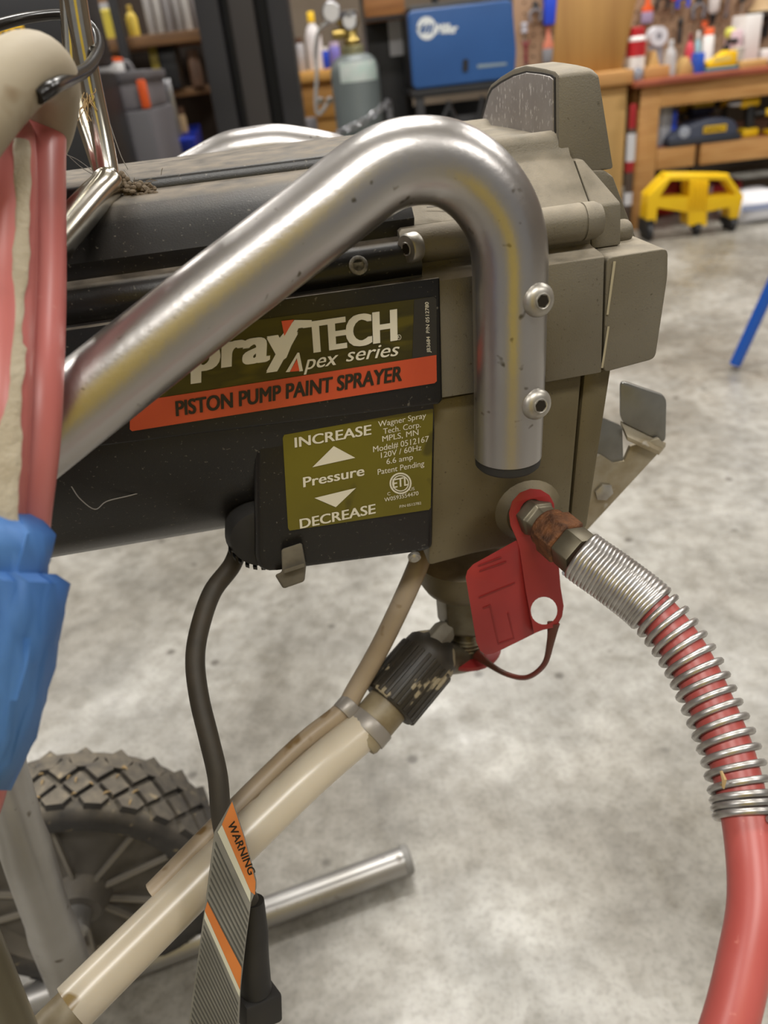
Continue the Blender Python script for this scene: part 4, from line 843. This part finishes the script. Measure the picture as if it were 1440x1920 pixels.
def drill(x0, y0, x1, y1, label, Y, flip=1, chuck=silver, name='cordless_drill'):
    a, b, z0, z1 = span(x0, y0, x1, y1, Y); z0 = zs; h = z1 - z0; w = b - a; cx_ = (a + b) / 2
    r = thing(name, V((cx_, Y, z0)), label, 'drill', 'cordless drills on the bench shelf'); zc = z1 - h * .14
    mb = MB(); mb.lathe(V((cx_ + flip * w * .48, Y, zc)), X0 * -flip, [(0, h * .11), (w * .05, h * .14), (w * .5, h * .15), (w * .58, h * .11)], 16); obj('body', mb, yel, r)
    mb = MB(); mb.lathe(V((cx_ - flip * w * .1, Y, zc)), X0 * -flip, [(0, h * .10), (w * .2, h * .10), (w * .38, h * .05)], 14); obj('chuck', mb, chuck, r)
    mb = MB(); mb.prism([V((cx_ + flip * u * w, Y - .02, z0 + v * h)) for u, v in ((.12, .78), (.36, .78), (.42, .2), (.16, .2))], Y0 * .04); obj('handle', mb, black, r, bevel=.005)
    mb = MB(); mb.box(V((cx_ + flip * w * .26, Y, z0 + h * .1)), (w * .5, .07, h * .2)); obj('battery', mb, yel, r, bevel=.006); return r
drill(1360, 182, 1418, 270, 'cordless drill with a silver chuck on the bench shelf, right of the slate blue case', Ys + .03)
drill(1410, 204, 1462, 272, 'cordless drill cut by the right edge on the bench shelf', Ys, 1, black)
drill(1334, 184, 1362, 274, 'narrow yellow driver on the bench shelf, behind the slate blue case', Ys + .24, 1, black, 'impact_driver')
drill(1270, 195, 1292, 274, 'small yellow driver on the bench shelf, left of the yellow and navy battery lamp', Ys + .24, -1, black, 'impact_driver')
bl = thing('battery_lamp', (at(1310, 206, Ys + .2).x, Ys + .2, zs), 'yellow and navy banded battery lamp behind the slate blue case on the bench shelf', 'lamp'); a, b, z0, z1 = span(1292, 186, 1330, 228, Ys + .2)
for nm, u0, u1, m in (('lower_body', -.9, .28, yel), ('navy_band', .28, .66, pm('navy', (24, 26, 74), .4)), ('head', .66, 1, yel)):
    mb = MB(); za, zb_ = z0 + (z1 - z0) * u0, z0 + (z1 - z0) * u1; za = zs if u0 < 0 else za; mb.box(((a + b) / 2, Ys + .2, (za + zb_) / 2), ((b - a) * (1 if nm != 'navy_band' else 1.06), .1, zb_ - za)); obj(nm, mb, m, bl, bevel=.006)

# under the bench
mb = MB()
DL = thing('platform_dolly', V((at(1300, 400, 3.72).x, 3.72, 0)), 'bright yellow plastic platform dolly on black castors, under the pine workbench', 'dolly')
Yd = 3.55
def dp_(x, y): p_ = at(x, y, Yd); return V((p_.x, Yd, p_.z))
fr = [(1253, 326), (1362, 327), (1391, 366), (1380, 413), (1366, 411), (1365, 388), (1322, 396), (1322, 422), (1287, 422), (1287, 397), (1230, 388), (1228, 416), (1210, 414), (1214, 366)]
holes = [[(1254, 337), (1290, 336), (1290, 368), (1233, 370)], [(1323, 336), (1358, 337), (1376, 364), (1323, 369)]]
mb = MB(); plate(mb, [fr] + holes, lambda x, y, d: dp_(x, y) + Y0 * d, .035); obj('front_frame', mb, yel, DL, bevel=.003)
mb = MB(); plate(mb, [fr] + holes, lambda x, y, d: dp_(x, y) + Y0 * (d + .06), .03); obj('rear_frame', mb, yel, DL, bevel=.003)
for k in range(5):
    x = 1291 + k * 7.5; mb = MB(); p = dp_(x, 338); q = dp_(x, 392); mb.box((p + q) / 2 - Y0 * .02, (.006, .012, (p - q).length)); obj('rib', mb, yel, DL, bevel=.002)
for x, y in ((1256, 331), (1360, 332), (1306, 331)): p = dp_(x, y); mb = MB(); mb.box(p + Y0 * .03, (.04, .05, .02)); obj('cross_bar', mb, yel, DL, bevel=.003)
for x, y, dy in ((1216, 414, 0), (1305, 422, 0), (1372, 411, 0), (1216, 414, .06), (1372, 411, .06)):
    p = dp_(x, y) + Y0 * dy; cw = MB(); rz = max(.026, p.z * .42); cw.lathe(V((p.x - .012, p.y - .01, rz)), X0, [(0, rz * .8), (.003, rz), (.021, rz), (.024, rz * .8)], 18); co = obj('castor', cw, pm('castor_black', (30, 30, 32), .6), DL)
    mb = MB(); mb.prism([V((p.x - .018, p.y - .02, rz * .9)), V((p.x - .018, p.y + .02, rz * .9)), V((p.x - .018, p.y + .024, p.z + .006)), V((p.x - .018, p.y - .024, p.z + .006))], X0 * .036); obj('castor_fork', mb, pm('castor_black', (0, 0, 0)), co)
RT_ = thing('red_tool_box', V((at(1335, 400, 4.05).x, 4.1, 0)), 'red metal tool box with white stripes on the floor behind the yellow dolly', 'tool box')
a, b, z0, z1 = span(1282, 344, 1388, 420, 4.05); mb = MB(); mb.box(((a + b) / 2, 4.17, z1 / 2), (b - a, .24, z1)); obj('body', mb, redp, RT_, bevel=.008)
for f in (.3, .45, .8): mb = MB(); mb.box((a + (b - a) * f, 4.05, z1 / 2), (.016, .004, z1 * .94)); obj('stripe', mb, pm('pinkish_white', (0, 0, 0)), RT_)
RC = thing('fuel_can', V((at(1244, 380, 4.05).x, 4.16, 0)), 'round orange-red fuel can on the floor behind the left side of the yellow dolly', 'fuel can'); c = WL[RC.name]; ht = at(1245, 332, 4.05).z
mb = MB(); mb.lathe(c, Z0, [(0, .105), (.02, .115), (ht * .7, .115), (ht * .9, .09), (ht * .95, .03)], 24); obj('body', mb, pm('orange_red', (190, 52, 34), .4), RC)
mb = MB(); mb.lathe(c + Z0 * ht * .93, Z0, [(0, .034), (.03, .034)], 16); obj('cap', mb, black, RC)
a, b, z0, z1 = span(1383, 366, 1500, 428, 3.62); mb = MB()
mb.loft([[V(((a + b) / 2 + (b - a) / 2 * k * math.copysign(abs(cos(t)) ** .5, cos(t)), 3.75 + .13 * k * math.copysign(abs(sin(t)) ** .5, sin(t)), z + .008 * sin(3 * t + z * 30))) for t in [2 * pi * q / 28 for q in range(28)]] for z, k in ((0, .9), (.015, 1), (z1 * .5, 1.02), (z1 * .85, .92), (z1, .6))])
wb = obj('white_sack', mb, pm('sack_white', (214, 214, 218), .6, c2=(200, 200, 206), scale=8, bump=.3, bscale=20), label='white sack with a faded blue print on the floor, right of the yellow dolly', cat='sack', ang=80)
mb = MB(); mb.box(((a + b) / 2 - .05, 3.613, z1 * .62), (.16, .003, z1 * .22)); obj('print', mb, pm('faded_blue', (150, 160, 190), .6), wb)
bottle('cardboard_tube', (1180, 196, 1196, 280), 3.70, pm('dark_tube', (70, 56, 46), .6), pm('deep_red', (150, 30, 36), .4), 'tall dark tube with red and white bands left of the front workbench leg', 'tube', kind='can', zb=0, band=[(.50, .58, pm('deep_red', (0, 0, 0))), (.58, .79, pm('grey_white', (196, 196, 200), .5)), (.24, .34, pm('grey_white', (0, 0, 0)))])
fz = G3(1378, 684, .011); Yq = fz.y; q1 = at(1404, 632, Yq); dq = (V((at(1452, 524, Yq).x, Yq, at(1452, 524, Yq).z)) - fz).normalized()
SH = thing('blue_sawhorse', fz, 'blue steel tube leg of a sawhorse standing on the concrete at the right edge', 'sawhorse')
mb = MB(); mb.tube([fz, fz + dq * .62], .0155, 20); obj('leg', mb, pm('blue_enamel', (40, 92, 186), .25, .3), SH)
mb = MB(); mb.tube([fz + dq * .62, fz + dq * .6 + V((.5, .1, 0))], .016, 16); obj('cross_tube', mb, pm('blue_enamel', (0, 0, 0)), SH)
mb = MB(); f2 = fz + dq * .61 + V((.46, .1, 0)); mb.tube([f2, V((f2.x + .2, f2.y, .011))], .0155, 16); obj('leg', mb, pm('blue_enamel', (0, 0, 0)), SH)

# welder on its cart
Yw = 3.0
CT = thing('welding_cart', V((at(860, 200, Yw).x, Yw + .2, 0)), 'black steel welding cart under the blue welder', 'cart')
xa, xb = at(780, 190, Yw).x, at(985, 190, Yw).x; zc = at(868, 160, Yw).z
for n_, c, s, m in (('top_shelf', ((xa + xb) / 2, Yw + .25, zc - .012), (xb - xa + .02, .5, .024), black), ('front_panel', ((xa + xb) / 2, Yw + .04, zc * .62), (xb - xa - .04, .02, zc * .5), dgrey), ('bottom_shelf', ((xa + xb) / 2, Yw + .25, .14), (xb - xa, .5, .024), black), ('back_panel', ((xa + xb) / 2, Yw + .49, zc / 2), (xb - xa, .02, zc * .8), black)): bar(n_, c, s, m, CT)
for x in (xa + .015, xb - .015):
    for y in (Yw + .02, Yw + .48): bar('post', (x, y, zc / 2 + .02), (.03, .03, zc - .06), black, CT)
for x in (xa + .03, xb - .03):
    for y in (Yw + .06, Yw + .44): mb = MB(); mb.lathe((x - .015, y, .05), X0, [(0, .05), (.03, .05)], 18); obj('castor', mb, rubber, CT)
for s, e in (((810, 250), (845, 190)), ((858, 255), (838, 190)), ((905, 180), (880, 262))):
    mb = MB(); p, q = at(*s, Yw + .005), at(*e, Yw + .005); mb.tube([p, (p + q) / 2 + X0 * .01, q], .009, 8); obj('cable_hook', mb, black, CT)
WE = thing('welder', V((at(868, 100, Yw).x, Yw + .2, zc)), 'blue-fronted black welding machine with a round white emblem, on the cart', 'welder')
a, b, z0, z1 = span(769, 12, 968, 152, Yw); zt_ = zc
mb = MB(); mb.box(((a + b) / 2, Yw + .26, (zc + z1) / 2 + .01), (b - a - .006, .48, z1 - zc + .02)); obj('case', mb, black, WE, bevel=.012)
mb = MB(); w = b - a; h = z1 - zc
pn = rnd([V((a + u * w, Yw - .004, zc + .004 + v * h)) for u, v in ((0, 0), (.98, 0), (1.0, .35), (.965, 1), (0, 1))], .018, 4); mb.prism(pn, Y0 * .05)
fp_ = obj('front_cover', mb, pm('welder_blue', (40, 84, 142), .42, c2=(36, 78, 134), scale=5), WE, bevel=.006, seg=3)
def wpx(x, y): p = at(x, y, Yw - .0045); return V((p.x, Yw - .0045, p.z))
mb = MB(); plate(mb, [circ(800, 53, 18.5, 22, 28)], lambda x, y, d: wpx(x, y) + Y0 * d, .0008); em = obj('emblem', mb, pm('off_white', (216, 220, 220), .5), fp_)
mb = MB()
for p in ([(787, 63), (792, 45), (797, 45), (794, 58), (803, 45), (808, 45), (804, 63), (799, 63), (802, 52), (794, 63)],): plate(mb, [p], lambda x, y, d: wpx(x, y) - Y0 * .0007 + Y0 * d, .0006)
plate(mb, [[(806, 62), (811, 45), (815, 45), (810, 63)]], lambda x, y, d: wpx(x, y) - Y0 * .0007 + Y0 * d, .0006)
obj('emblem_mark', mb, pm('welder_blue', (0, 0, 0)), em)
mb = MB(); text_into(mb, 'Miller', wpx(818, 63), wpx(857, 62), wpx(819, 45), -Y0, .0006, bold=.05, shear=.15); obj('lettering', mb, pm('off_white', (0, 0, 0)), fp_)
mb = MB(); mb.prism([wpx(x, y) for x, y in ((895, 128), (950, 122), (950, 117), (895, 121))], -Y0 * .0006); obj('model_strip', mb, pm('faded_grey', (124, 140, 150), .5), fp_)
mb = MB(); mb.prism(rnd([wpx(x, y) for x, y in ((868, 111), (878, 111), (877, 134), (867, 134))], .005), -Y0 * .004); obj('latch_slot', mb, black, fp_)
mb = MB(); mb.tube(spline([V((a + w * .3, Yw + .12, z1 + .02)), V((a + w * .32, Yw + .12, z1 + .05)), V((a + w * .68, Yw + .12, z1 + .05)), V((a + w * .7, Yw + .12, z1 + .02))], 6), .012, 12); obj('handle', mb, black, WE)
# dark cabinet left of the welder
Yc = 3.35
a, b, z0, z1 = span(690, -60, 757, 260, Yc)
DC = thing('black_cabinet', V(((a + b) / 2, Yc + .2, 0)), 'black steel cabinet with a white paper tag, between the gas cylinder and the welder', 'cabinet')
bar('body', ((a + b) / 2, Yc + .2, z1 / 2), (b - a, .4, z1), black, DC); p = at(742, 59, Yc)
bar('paper_tag', (p.x, Yc - .001, p.z), (.055, .002, .155), pm('tag_white', (200, 200, 204), .6), DC, 0); mb = MB(); mb.tube(spline([V((b - .06, Yc - .02, .45)), V((b - .06, Yc - .03, .52)), V((b - .06, Yc - .02, .6))], 4), .006, 8); obj('door_handle', mb, dgrey, DC)
p = at(722, 14, Yc - .14); mb = MB(); mb.box((p.x, Yc - .07, p.z), (.14, .12, .075)); sb = thing('wall_shelf_box', (p.x, Yc - .07, p.z - .037), 'brown wooden box fixed to the black cabinet at the top, above the white tag', 'box'); obj('box_body', mb, wood('amber_wood', (156, 104, 54), (132, 84, 40)), sb, bevel=.004)
mb = MB(); mb.box((p.x, Yc - .132, p.z - .03), (.15, .008, .012)); obj('front_lip', mb, dgrey, sb)

# gas cylinder, chain, gauges
Yg = 3.1
a, b, z0, z1 = span(625, 130, 718, 240, Yg); r = (b - a) / 2; zsld = at(670, 108, Yg).z + .035; cx_ = (a + b) / 2
GC = thing('gas_cylinder', V((cx_, Yg + r, 0)), 'grey steel gas cylinder with a white shoulder label, chained beside the black cabinet', 'gas cylinder'); c = WL[GC.name]
zsh = at(670, 125, Yg + r).z
gcm = pm('cylinder_grey', (116, 124, 124), .45, c2=(108, 116, 116), scale=6)
mb = MB(); mb.lathe(c, Z0, [(0, r * .94), (.015, r), (zsh - .02, r)] + [(zsh - .02 + .06 * sin(radians(q)), r * (.42 + .58 * cos(radians(q)))) for q in (15, 30, 45, 60, 75, 90)], 36); obj('body', mb, gcm, GC)
zn = zsh + .04
mb = MB(); mb.lathe(c + Z0 * zn, Z0, [(-.005, r * .46), (.022, r * .46), (.026, r * .4)], 24); obj('neck_ring', mb, pm('olive_neck', (150, 146, 112), .4, .5), GC)
mb = MB(); mb.lathe(c + Z0 * (zn + .02), Z0, [(0, r * .3), (.02, r * .34), (.03, r * .26), (.06, r * .26), (.07, r * .36), (.085, r * .36)], 20); mb.lathe(c + Z0 * (zn + .065), X0, [(-r * .75, .01), (-r * .7, .016), (r * .2, .016)], 14); vb = obj('valve', mb, brass, GC)
mb = MB(); mb.lathe(c + Z0 * (zn + .105), Z0, [(0, .012), (.006, .034), (.022, .034), (.026, .02)], 18); obj('valve_wheel', mb, silver, vb)
for nm, (x, y), rr in (('gauge', (621, 23), .032), ('gauge', (655, 40), .026)):
    p = at(x, y, Yg + r - .02); mb = MB(); mb.lathe(V((p.x, Yg + r, p.z)), -Y0, [(-.01, rr * .9), (0, rr), (.028, rr), (.03, rr * .9)], 24); ga = obj(nm, mb, silver, GC); mb = MB(); mb.lathe(V((p.x, Yg + r - .0305, p.z)), -Y0, [(0, rr * .85), (.001, rr * .85)], 24); obj('dial', mb, pm('dial_white', (214, 212, 210), .3), ga)
mb = MB(); mb.tube(spline([V((at(621, 30, Yg + r).x, Yg + r, at(621, 23, Yg + r).z)), V((cx_ - .02, Yg + r, zn + .08)), V((cx_, Yg + r, zn + .07))], 5), .009, 10); obj('regulator_body', mb, brass, GC)
mb = MB(); prf = []
lo_, hi_ = [], []
for k in range(15):
    q = radians(-128 + k * 7); 
    lo_.append(c + V((cos(q) * (r + .0008), sin(q) * (r + .0008), zsh - .045))); hi_.append(c + V((cos(q) * (r * .93 + .002), sin(q) * (r * .93 + .002), zsh + .016)))
mid_ = [c + V((cos(radians(-128 + k * 7)) * (r + .0014), sin(radians(-128 + k * 7)) * (r + .0014), zsh - .016)) for k in range(15)]
mb.loft([lo_, mid_, hi_], closed=False, caps=False); obj('shoulder_label', mb, pm('label_white', (206, 212, 208), .5, c2=(186, 206, 198), scale=30), GC)
CHN = thing('chain', V((cx_, Yg - .01, at(680, 220, Yg).z)), 'loose zinc chain slung diagonally across the grey gas cylinder', 'chain')
links = []
cp_ = [at(631, 250, Yg + .02), at(650, 243, Yg - .006), at(690, 222, Yg - .012), at(722, 196, Yg + .02), at(729, 190, Yg + .06), at(731, 212, Yg + .06), at(732, 240, Yg + .06)]
cs = spline(cp_, 12); acc_ = 0; last = cs[0]; n_ = 0
lk = None
for i in range(1, len(cs)):
    if (cs[i] - last).length >= .017:
        d = (cs[i] - last).normalized(); mid = (cs[i] + last) / 2; n1 = d.cross(Y0 if n_ % 2 else (Y0 + Z0)).normalized(); mb = MB()
        pts = [mid + d * cos(2 * pi * q / 12) * .015 + n1 * sin(2 * pi * q / 12) * .009 for q in range(13)]; mb.tube(pts, .003, 6); obj('link', mb, silver, CHN); last = cs[i]; n_ += 1

# wooden cabinet and clutter left of the cylinder
Yk = 3.95
a, b, z0, z1 = span(545, 130, 690, 240, Yk)
WC = thing('wooden_cabinet', V(((a + b) / 2, Yk + .25, 0)), 'golden wooden cabinet behind the gas cylinder, right of the dark steel column', 'cabinet')
bar('body', ((a + b) / 2, Yk + .26, z1 / 2 - .02), (b - a, .5, z1 - .04), wood('honey_wood', (206, 156, 82), (190, 136, 62)), WC); bar('top', ((a + b) / 2, Yk + .25, z1 - .02), (b - a + .04, .56, .045), wood('honey_wood', (0, 0, 0), (0, 0, 0)), WC); bar('drawer_front', ((a + b) / 2, Yk + .004, z1 - .13), (b - a - .06, .02, .12), wood('amber_drawer', (196, 144, 72), (180, 126, 56)), WC)
bottle('spray_bottle', (572, 20, 603, 128), Yk + .05, pm('milky_white', (206, 200, 200), .4), yel, 'tall milky bottle with a yellow cap on the golden cabinet, right of the steel column', 'bottle', zb=z1)
bottle('white_jar', (604, 88, 618, 128), Yk + .06, bluep, white, 'small blue jar with a white lid on the golden cabinet', 'jar', zb=z1, kind='jar')
bottle('purple_jar', (619, 78, 638, 128), Yk + .05, pm('violet_plastic', (120, 112, 190), .4), pm('pale_violet', (196, 180, 210), .4), 'violet jar on the golden cabinet, beside the gas cylinder', 'jar', zb=z1, kind='jar')
bottle('grey_jar', (556, 70, 571, 128), Yk + .06, pm('pale_grey_plastic', (176, 174, 178), .5), brownm, 'pale grey jar with a brown lid on the golden cabinet, beside the steel column', 'jar', zb=z1, kind='jar')
hs = [at(618, 40, Yg + .1), at(598, 60, 3.4), at(592, 100, 3.5), at(594, 140, 3.5), at(592, 190, 3.5), at(596, 214, 3.5), at(606, 206, 3.5), at(618, 188, 3.5)]
ho = thing('clear_hose', V((hs[5].x, 3.5, hs[5].z)), 'thin clear hose hanging from the cylinder gauge in front of the golden cabinet', 'hose'); mb = MB(); mb.tube(spline(hs, 6), .008, 10); obj('tube', mb, clear, ho)
for p in (hs[4] + X0 * .02, hs[7]): mb = MB(); mb.lathe(p + Y0 * .01, -Y0, [(0, .012), (.02, .014), (.024, .009)], 14); obj('end_fitting', mb, silver, ho)
bottle('orange_can', (560, 222, 602, 290), 3.3, pm('can_white', (220, 216, 212), .4), pgrey, 'white can with a broad orange band below the golden cabinet drawer', 'can', zb=0, kind='can', band=(.70, .80, pm('can_orange', (214, 72, 34), .45)))

# dark steel column
Yo = 2.75
a, b, z0, z1 = span(377, -80, 545, 240, Yo)
CM = thing('steel_column', V(((a + b) / 2, Yo + .1, 0)), 'dark grey steel lift column standing between the shelf and the gas cylinder', 'column'); W_ = b - a
for nm, u0, u1, dy, m in (('flange', 0, .26, .0, dgrey), ('web', .26, .36, .07, black), ('channel', .36, .64, .02, pm('brownish_steel', (52, 48, 46), .5, .1)), ('web', .64, .80, .08, pm('column_black', (12, 12, 13), .6)), ('flange', .80, 1.02, .0, dgrey)):
    bar(nm, (a + W_ * (u0 + u1) / 2, Yo + .12 + dy / 2, 1.5), (W_ * (u1 - u0), .24 - dy, 3.0), m, CM, .003)
bar('base_plate', ((a + b) / 2, Yo + .12, .01), (W_ + .14, .36, .02), dgrey, CM)

# left: wooden shelf with clutter, grey tool tower, jug, black tool boxes
Yf = 3.5
a, b, z0, z1 = span(150, 60, 405, 80, Yf); zf = at(320, 60, Yf).z; zl = at(330, 292, Yf).z; zm = at(320, 168, Yf).z
SF = thing('shelf_unit', V(((a + b) / 2, Yf + .2, 0)), 'rough brown wooden shelf unit left of the steel column', 'shelf')
bw = wood('dark_brown_wood', (128, 92, 56), (100, 70, 42)); W_ = b - a
for z in (zf, zl, .06): bar('shelf_board', ((a + b) / 2, Yf + .2, z - .02), (W_, .42, .04), bw, SF)
bar('shelf_board', (b - W_ * .23, Yf + .24, zm - .015), (W_ * .44, .34, .03), bw, SF)
for x in (a + .03, b - .03):
    for y in (Yf + .01, Yf + .4): bar('post', (x, y, .75), (.06, .035, 1.5), bw, SF)
bar('back_panel', ((a + b) / 2, Yf + .43, .7), (W_, .012, 1.3), pm('dark_back_panel', (52, 42, 34), .8), SF)
bar('grey_upright', (at(228, 60, Yf).x, Yf - .03, .75), (.035, .03, 1.5), dgrey, SF)
bottle('yellow_jug', (174, 4, 222, 74), Yf + .02, pm('dirty_yellow', (196, 178, 92), .5, c2=(214, 196, 70), scale=8), pm('grey_white', (0, 0, 0)), 'dusty yellow jug on the top shelf, right of the chrome rod', 'jug', zb=zf, kind='jar')
bottle('yellow_bottle', (235, 8, 256, 74), Yf + .02, pm('mustard', (206, 178, 66), .5), pm('mustard_cap', (170, 140, 40), .5), 'slim mustard yellow bottle on the top shelf, right of the grey upright', 'bottle', zb=zf)
for k in range(6):
    x = 268 + k * 18; o = bottle('clear_tube', (x, -26, x + 14, 60), Yf + .04 + (k % 2) * .03, pm('smoky_clear_' + 'abc'[k % 3], ((150, 146, 144), (170, 166, 162), (126, 122, 122))[k % 3], .3), pgrey, ['leftmost smoky tube on the top shelf beside the mustard bottle', 'second smoky tube on the top shelf from the mustard bottle', 'third smoky tube on the top shelf from the mustard bottle', 'third smoky tube on the top shelf from the steel column', 'second smoky tube on the top shelf from the steel column', 'rightmost smoky tube on the top shelf beside the steel column'][k], 'tube', zb=zf, kind='can'); o['group'] = 'smoky tubes on the top shelf'
pbox('yellow_tin', (278, 84, 294, 110), Yf + .05, .08, pm('dull_yellow', (150, 132, 40), .5), 'dull yellow tin under the top shelf, beside the black box', 'tin', zb=zm + 0, bevel=.004)
pbox('black_box', (296, 86, 330, 130), Yf + .05, .12, black, 'black box on the middle shelf, right of the dull yellow tin', 'box', zb=zm)
bottle('brown_can', (352, 92, 376, 166), Yf + .04, brownm, brownm, 'brown can on the middle shelf, beside the steel column', 'can', zb=zm, kind='can')
bottle('beige_can', (333, 200, 352, 292), Yf + .04, beigep, brownm, 'beige can on the lower shelf, above the larger blue bin', 'can', zb=zl, kind='jar')
def bin_(x0, y0, x1, y1, label, m):
    a, b, z0, z1 = span(x0, y0, x1, y1, Yf - .04); z1 = max(z1, zl + .06); r_ = thing('parts_bin', V(((a + b) / 2, Yf + .04, zl)), label, 'bin', 'blue bins on the lower shelf'); h = z1 - zl
    mb = MB(); mb.loft([[V((a, Yf - .04, zl)), V((b, Yf - .04, zl)), V((b, Yf + .16, zl)), V((a, Yf + .16, zl))], [V((a - .004, Yf - .06, zl + h * .6)), V((b + .004, Yf - .06, zl + h * .6)), V((b + .004, Yf + .16, z1)), V((a - .004, Yf + .16, z1))]]); obj('tray', mb, m, r_, bevel=.004)
    mb = MB(); mb.box(((a + b) / 2, Yf - .058, zl + h * .35), ((b - a) * .5, .01, h * .2)); obj('label_slot', mb, pm('slot_blue', (20, 40, 130), .5), r_)
bin_(288, 238, 306, 288, 'smaller blue parts bin on the lower shelf, beside the grey tool tower', bluep); bin_(328, 240, 364, 290, 'larger blue parts bin on the lower shelf, beside the steel column', pm('deep_blue', (26, 52, 168), .45))
sl = pbox('spirit_level', (309, 148, 324, 204), Yf - .02, .03, silver, 'short silver level standing in front of the shelf, above the blue bins', 'level', zb=zl, bevel=.002)
mb = MB(); p = at(290, 168, Yf - .02); c = V((p.x, Yf - .03, p.z)); mb.lathe(c + Y0 * .03, -Y0, [(0, .05), (.008, .046), (.014, .02), (.02, .016)], 20); obj('silver_lid', mb, silver, label='round silver lid hanging on the shelf front, beside the orange latch', cat='lid')
mb = MB(); p = at(308, 215, Yf - .05); mb.ball(V((p.x - .0, Yf - .06, p.z)), .018, 14); obj('orange_ball', mb, pm('dull_orange', (190, 104, 50), .6), label='small dull orange ball on the shelf front, under the silver level', cat='ball')
Yt = 2.95
TT = thing('tool_tower', V((at(235, 250, Yt).x, Yt + .2, 0)), 'stacked grey tool boxes with an orange latch, left of the wooden shelf unit', 'tool box')
a, b, z0, z1 = span(150, 144, 272, 212, Yt); bar('upper_box', ((a + b) / 2, Yt + .2, (z0 + z1) / 2), (b - a, .36, z1 - z0), pgrey, TT, .012); bar('lid', ((a + b) / 2, Yt + .2, z1 - .004), (b - a + .02, .38, .03), pm('dark_lid', (96, 93, 96), .5), TT, .006)
a2, b2, z02, z12 = span(160, 212, 290, 320, Yt - .04); bar('lower_box', ((a2 + b2) / 2, Yt + .2, z0 / 2), (b2 - a2, .44, z0), pm('grey_lower', (96, 94, 98), .5), TT, .012)
p, q = at(262, 150, Yt - .02), at(270, 204, Yt - .02); mb = MB(); mb.box(((p.x + q.x) / 2, Yt + .01, (p.z + q.z) / 2), (.026, .03, p.z - q.z)); obj('latch', mb, orangep, TT, bevel=.004)
mb = MB(); mb.tube(spline([V((a + .06, Yt + .2, z1)), V((a + .08, Yt + .2, z1 + .04)), V((b - .08, Yt + .2, z1 + .04)), V((b - .06, Yt + .2, z1))], 5), .008, 10); obj('carry_handle', mb, pm('dark_lid', (0, 0, 0)), TT)
a, b, zz0, zz1 = span(180, 110, 228, 146, Yt + .1); mb = MB(); zz0 = z1 + .012
TB = thing('sanding_box', V(((a + b) / 2, Yt + .1, zz0)), 'white box with an orange top on the grey tool boxes', 'box'); bar('box_body', ((a + b) / 2, Yt + .1, zz0 + (zz1 - zz0) * .35), (b - a, .1, (zz1 - zz0) * .7), white, TB, .003); bar('box_top', ((a + b) / 2, Yt + .1, zz0 + (zz1 - zz0) * .85), (b - a, .1, (zz1 - zz0) * .3), orangep, TB, .003)
Yx = 2.5
a, b, z0, z1 = span(-120, -60, 132, 150, Yx)
BT = thing('rolling_tool_box', V(((a + b) / 2, Yx + .2, 0)), 'stack of black rolling tool boxes with a yellow name plate, behind the hose coil', 'tool box')
bar('top_box', ((a + b) / 2, Yx + .2, (z0 + z1) / 2 + .005), (b - a, .36, z1 - z0 - .01), pm('tool_box_black', (34, 34, 37), .5), BT, .014); bar('middle_box', ((a + b) / 2, Yx + .2, z0 * .78), (b - a, .38, z0 * .43), black, BT, .014); bar('bottom_box', ((a + b) / 2, Yx + .2, z0 * .28), (b - a + .02, .4, z0 * .55), black, BT, .014)
p, q = at(-70, 60, Yx - .002), at(47, 80, Yx - .002); pc_ = V(((p.x + q.x) / 2, Yx + .018, (p.z + q.z) / 2)); hz = .05; wz = q.x - p.x
mb = MB(); mb.box(pc_, (wz, .006, hz)); np_ = obj('name_plate', mb, pm('plate_yellow', (236, 186, 20), .45), BT, bevel=.001)
mb = MB(); text_into(mb, 'DEWALT', pc_ + V((-wz * .45, -.0035, -hz * .3)), pc_ + V((wz * .47, -.0035, -hz * .3)), pc_ + V((-wz * .45, -.0035, hz * .3)), -Y0, bold=.05); obj('lettering', mb, black, np_)
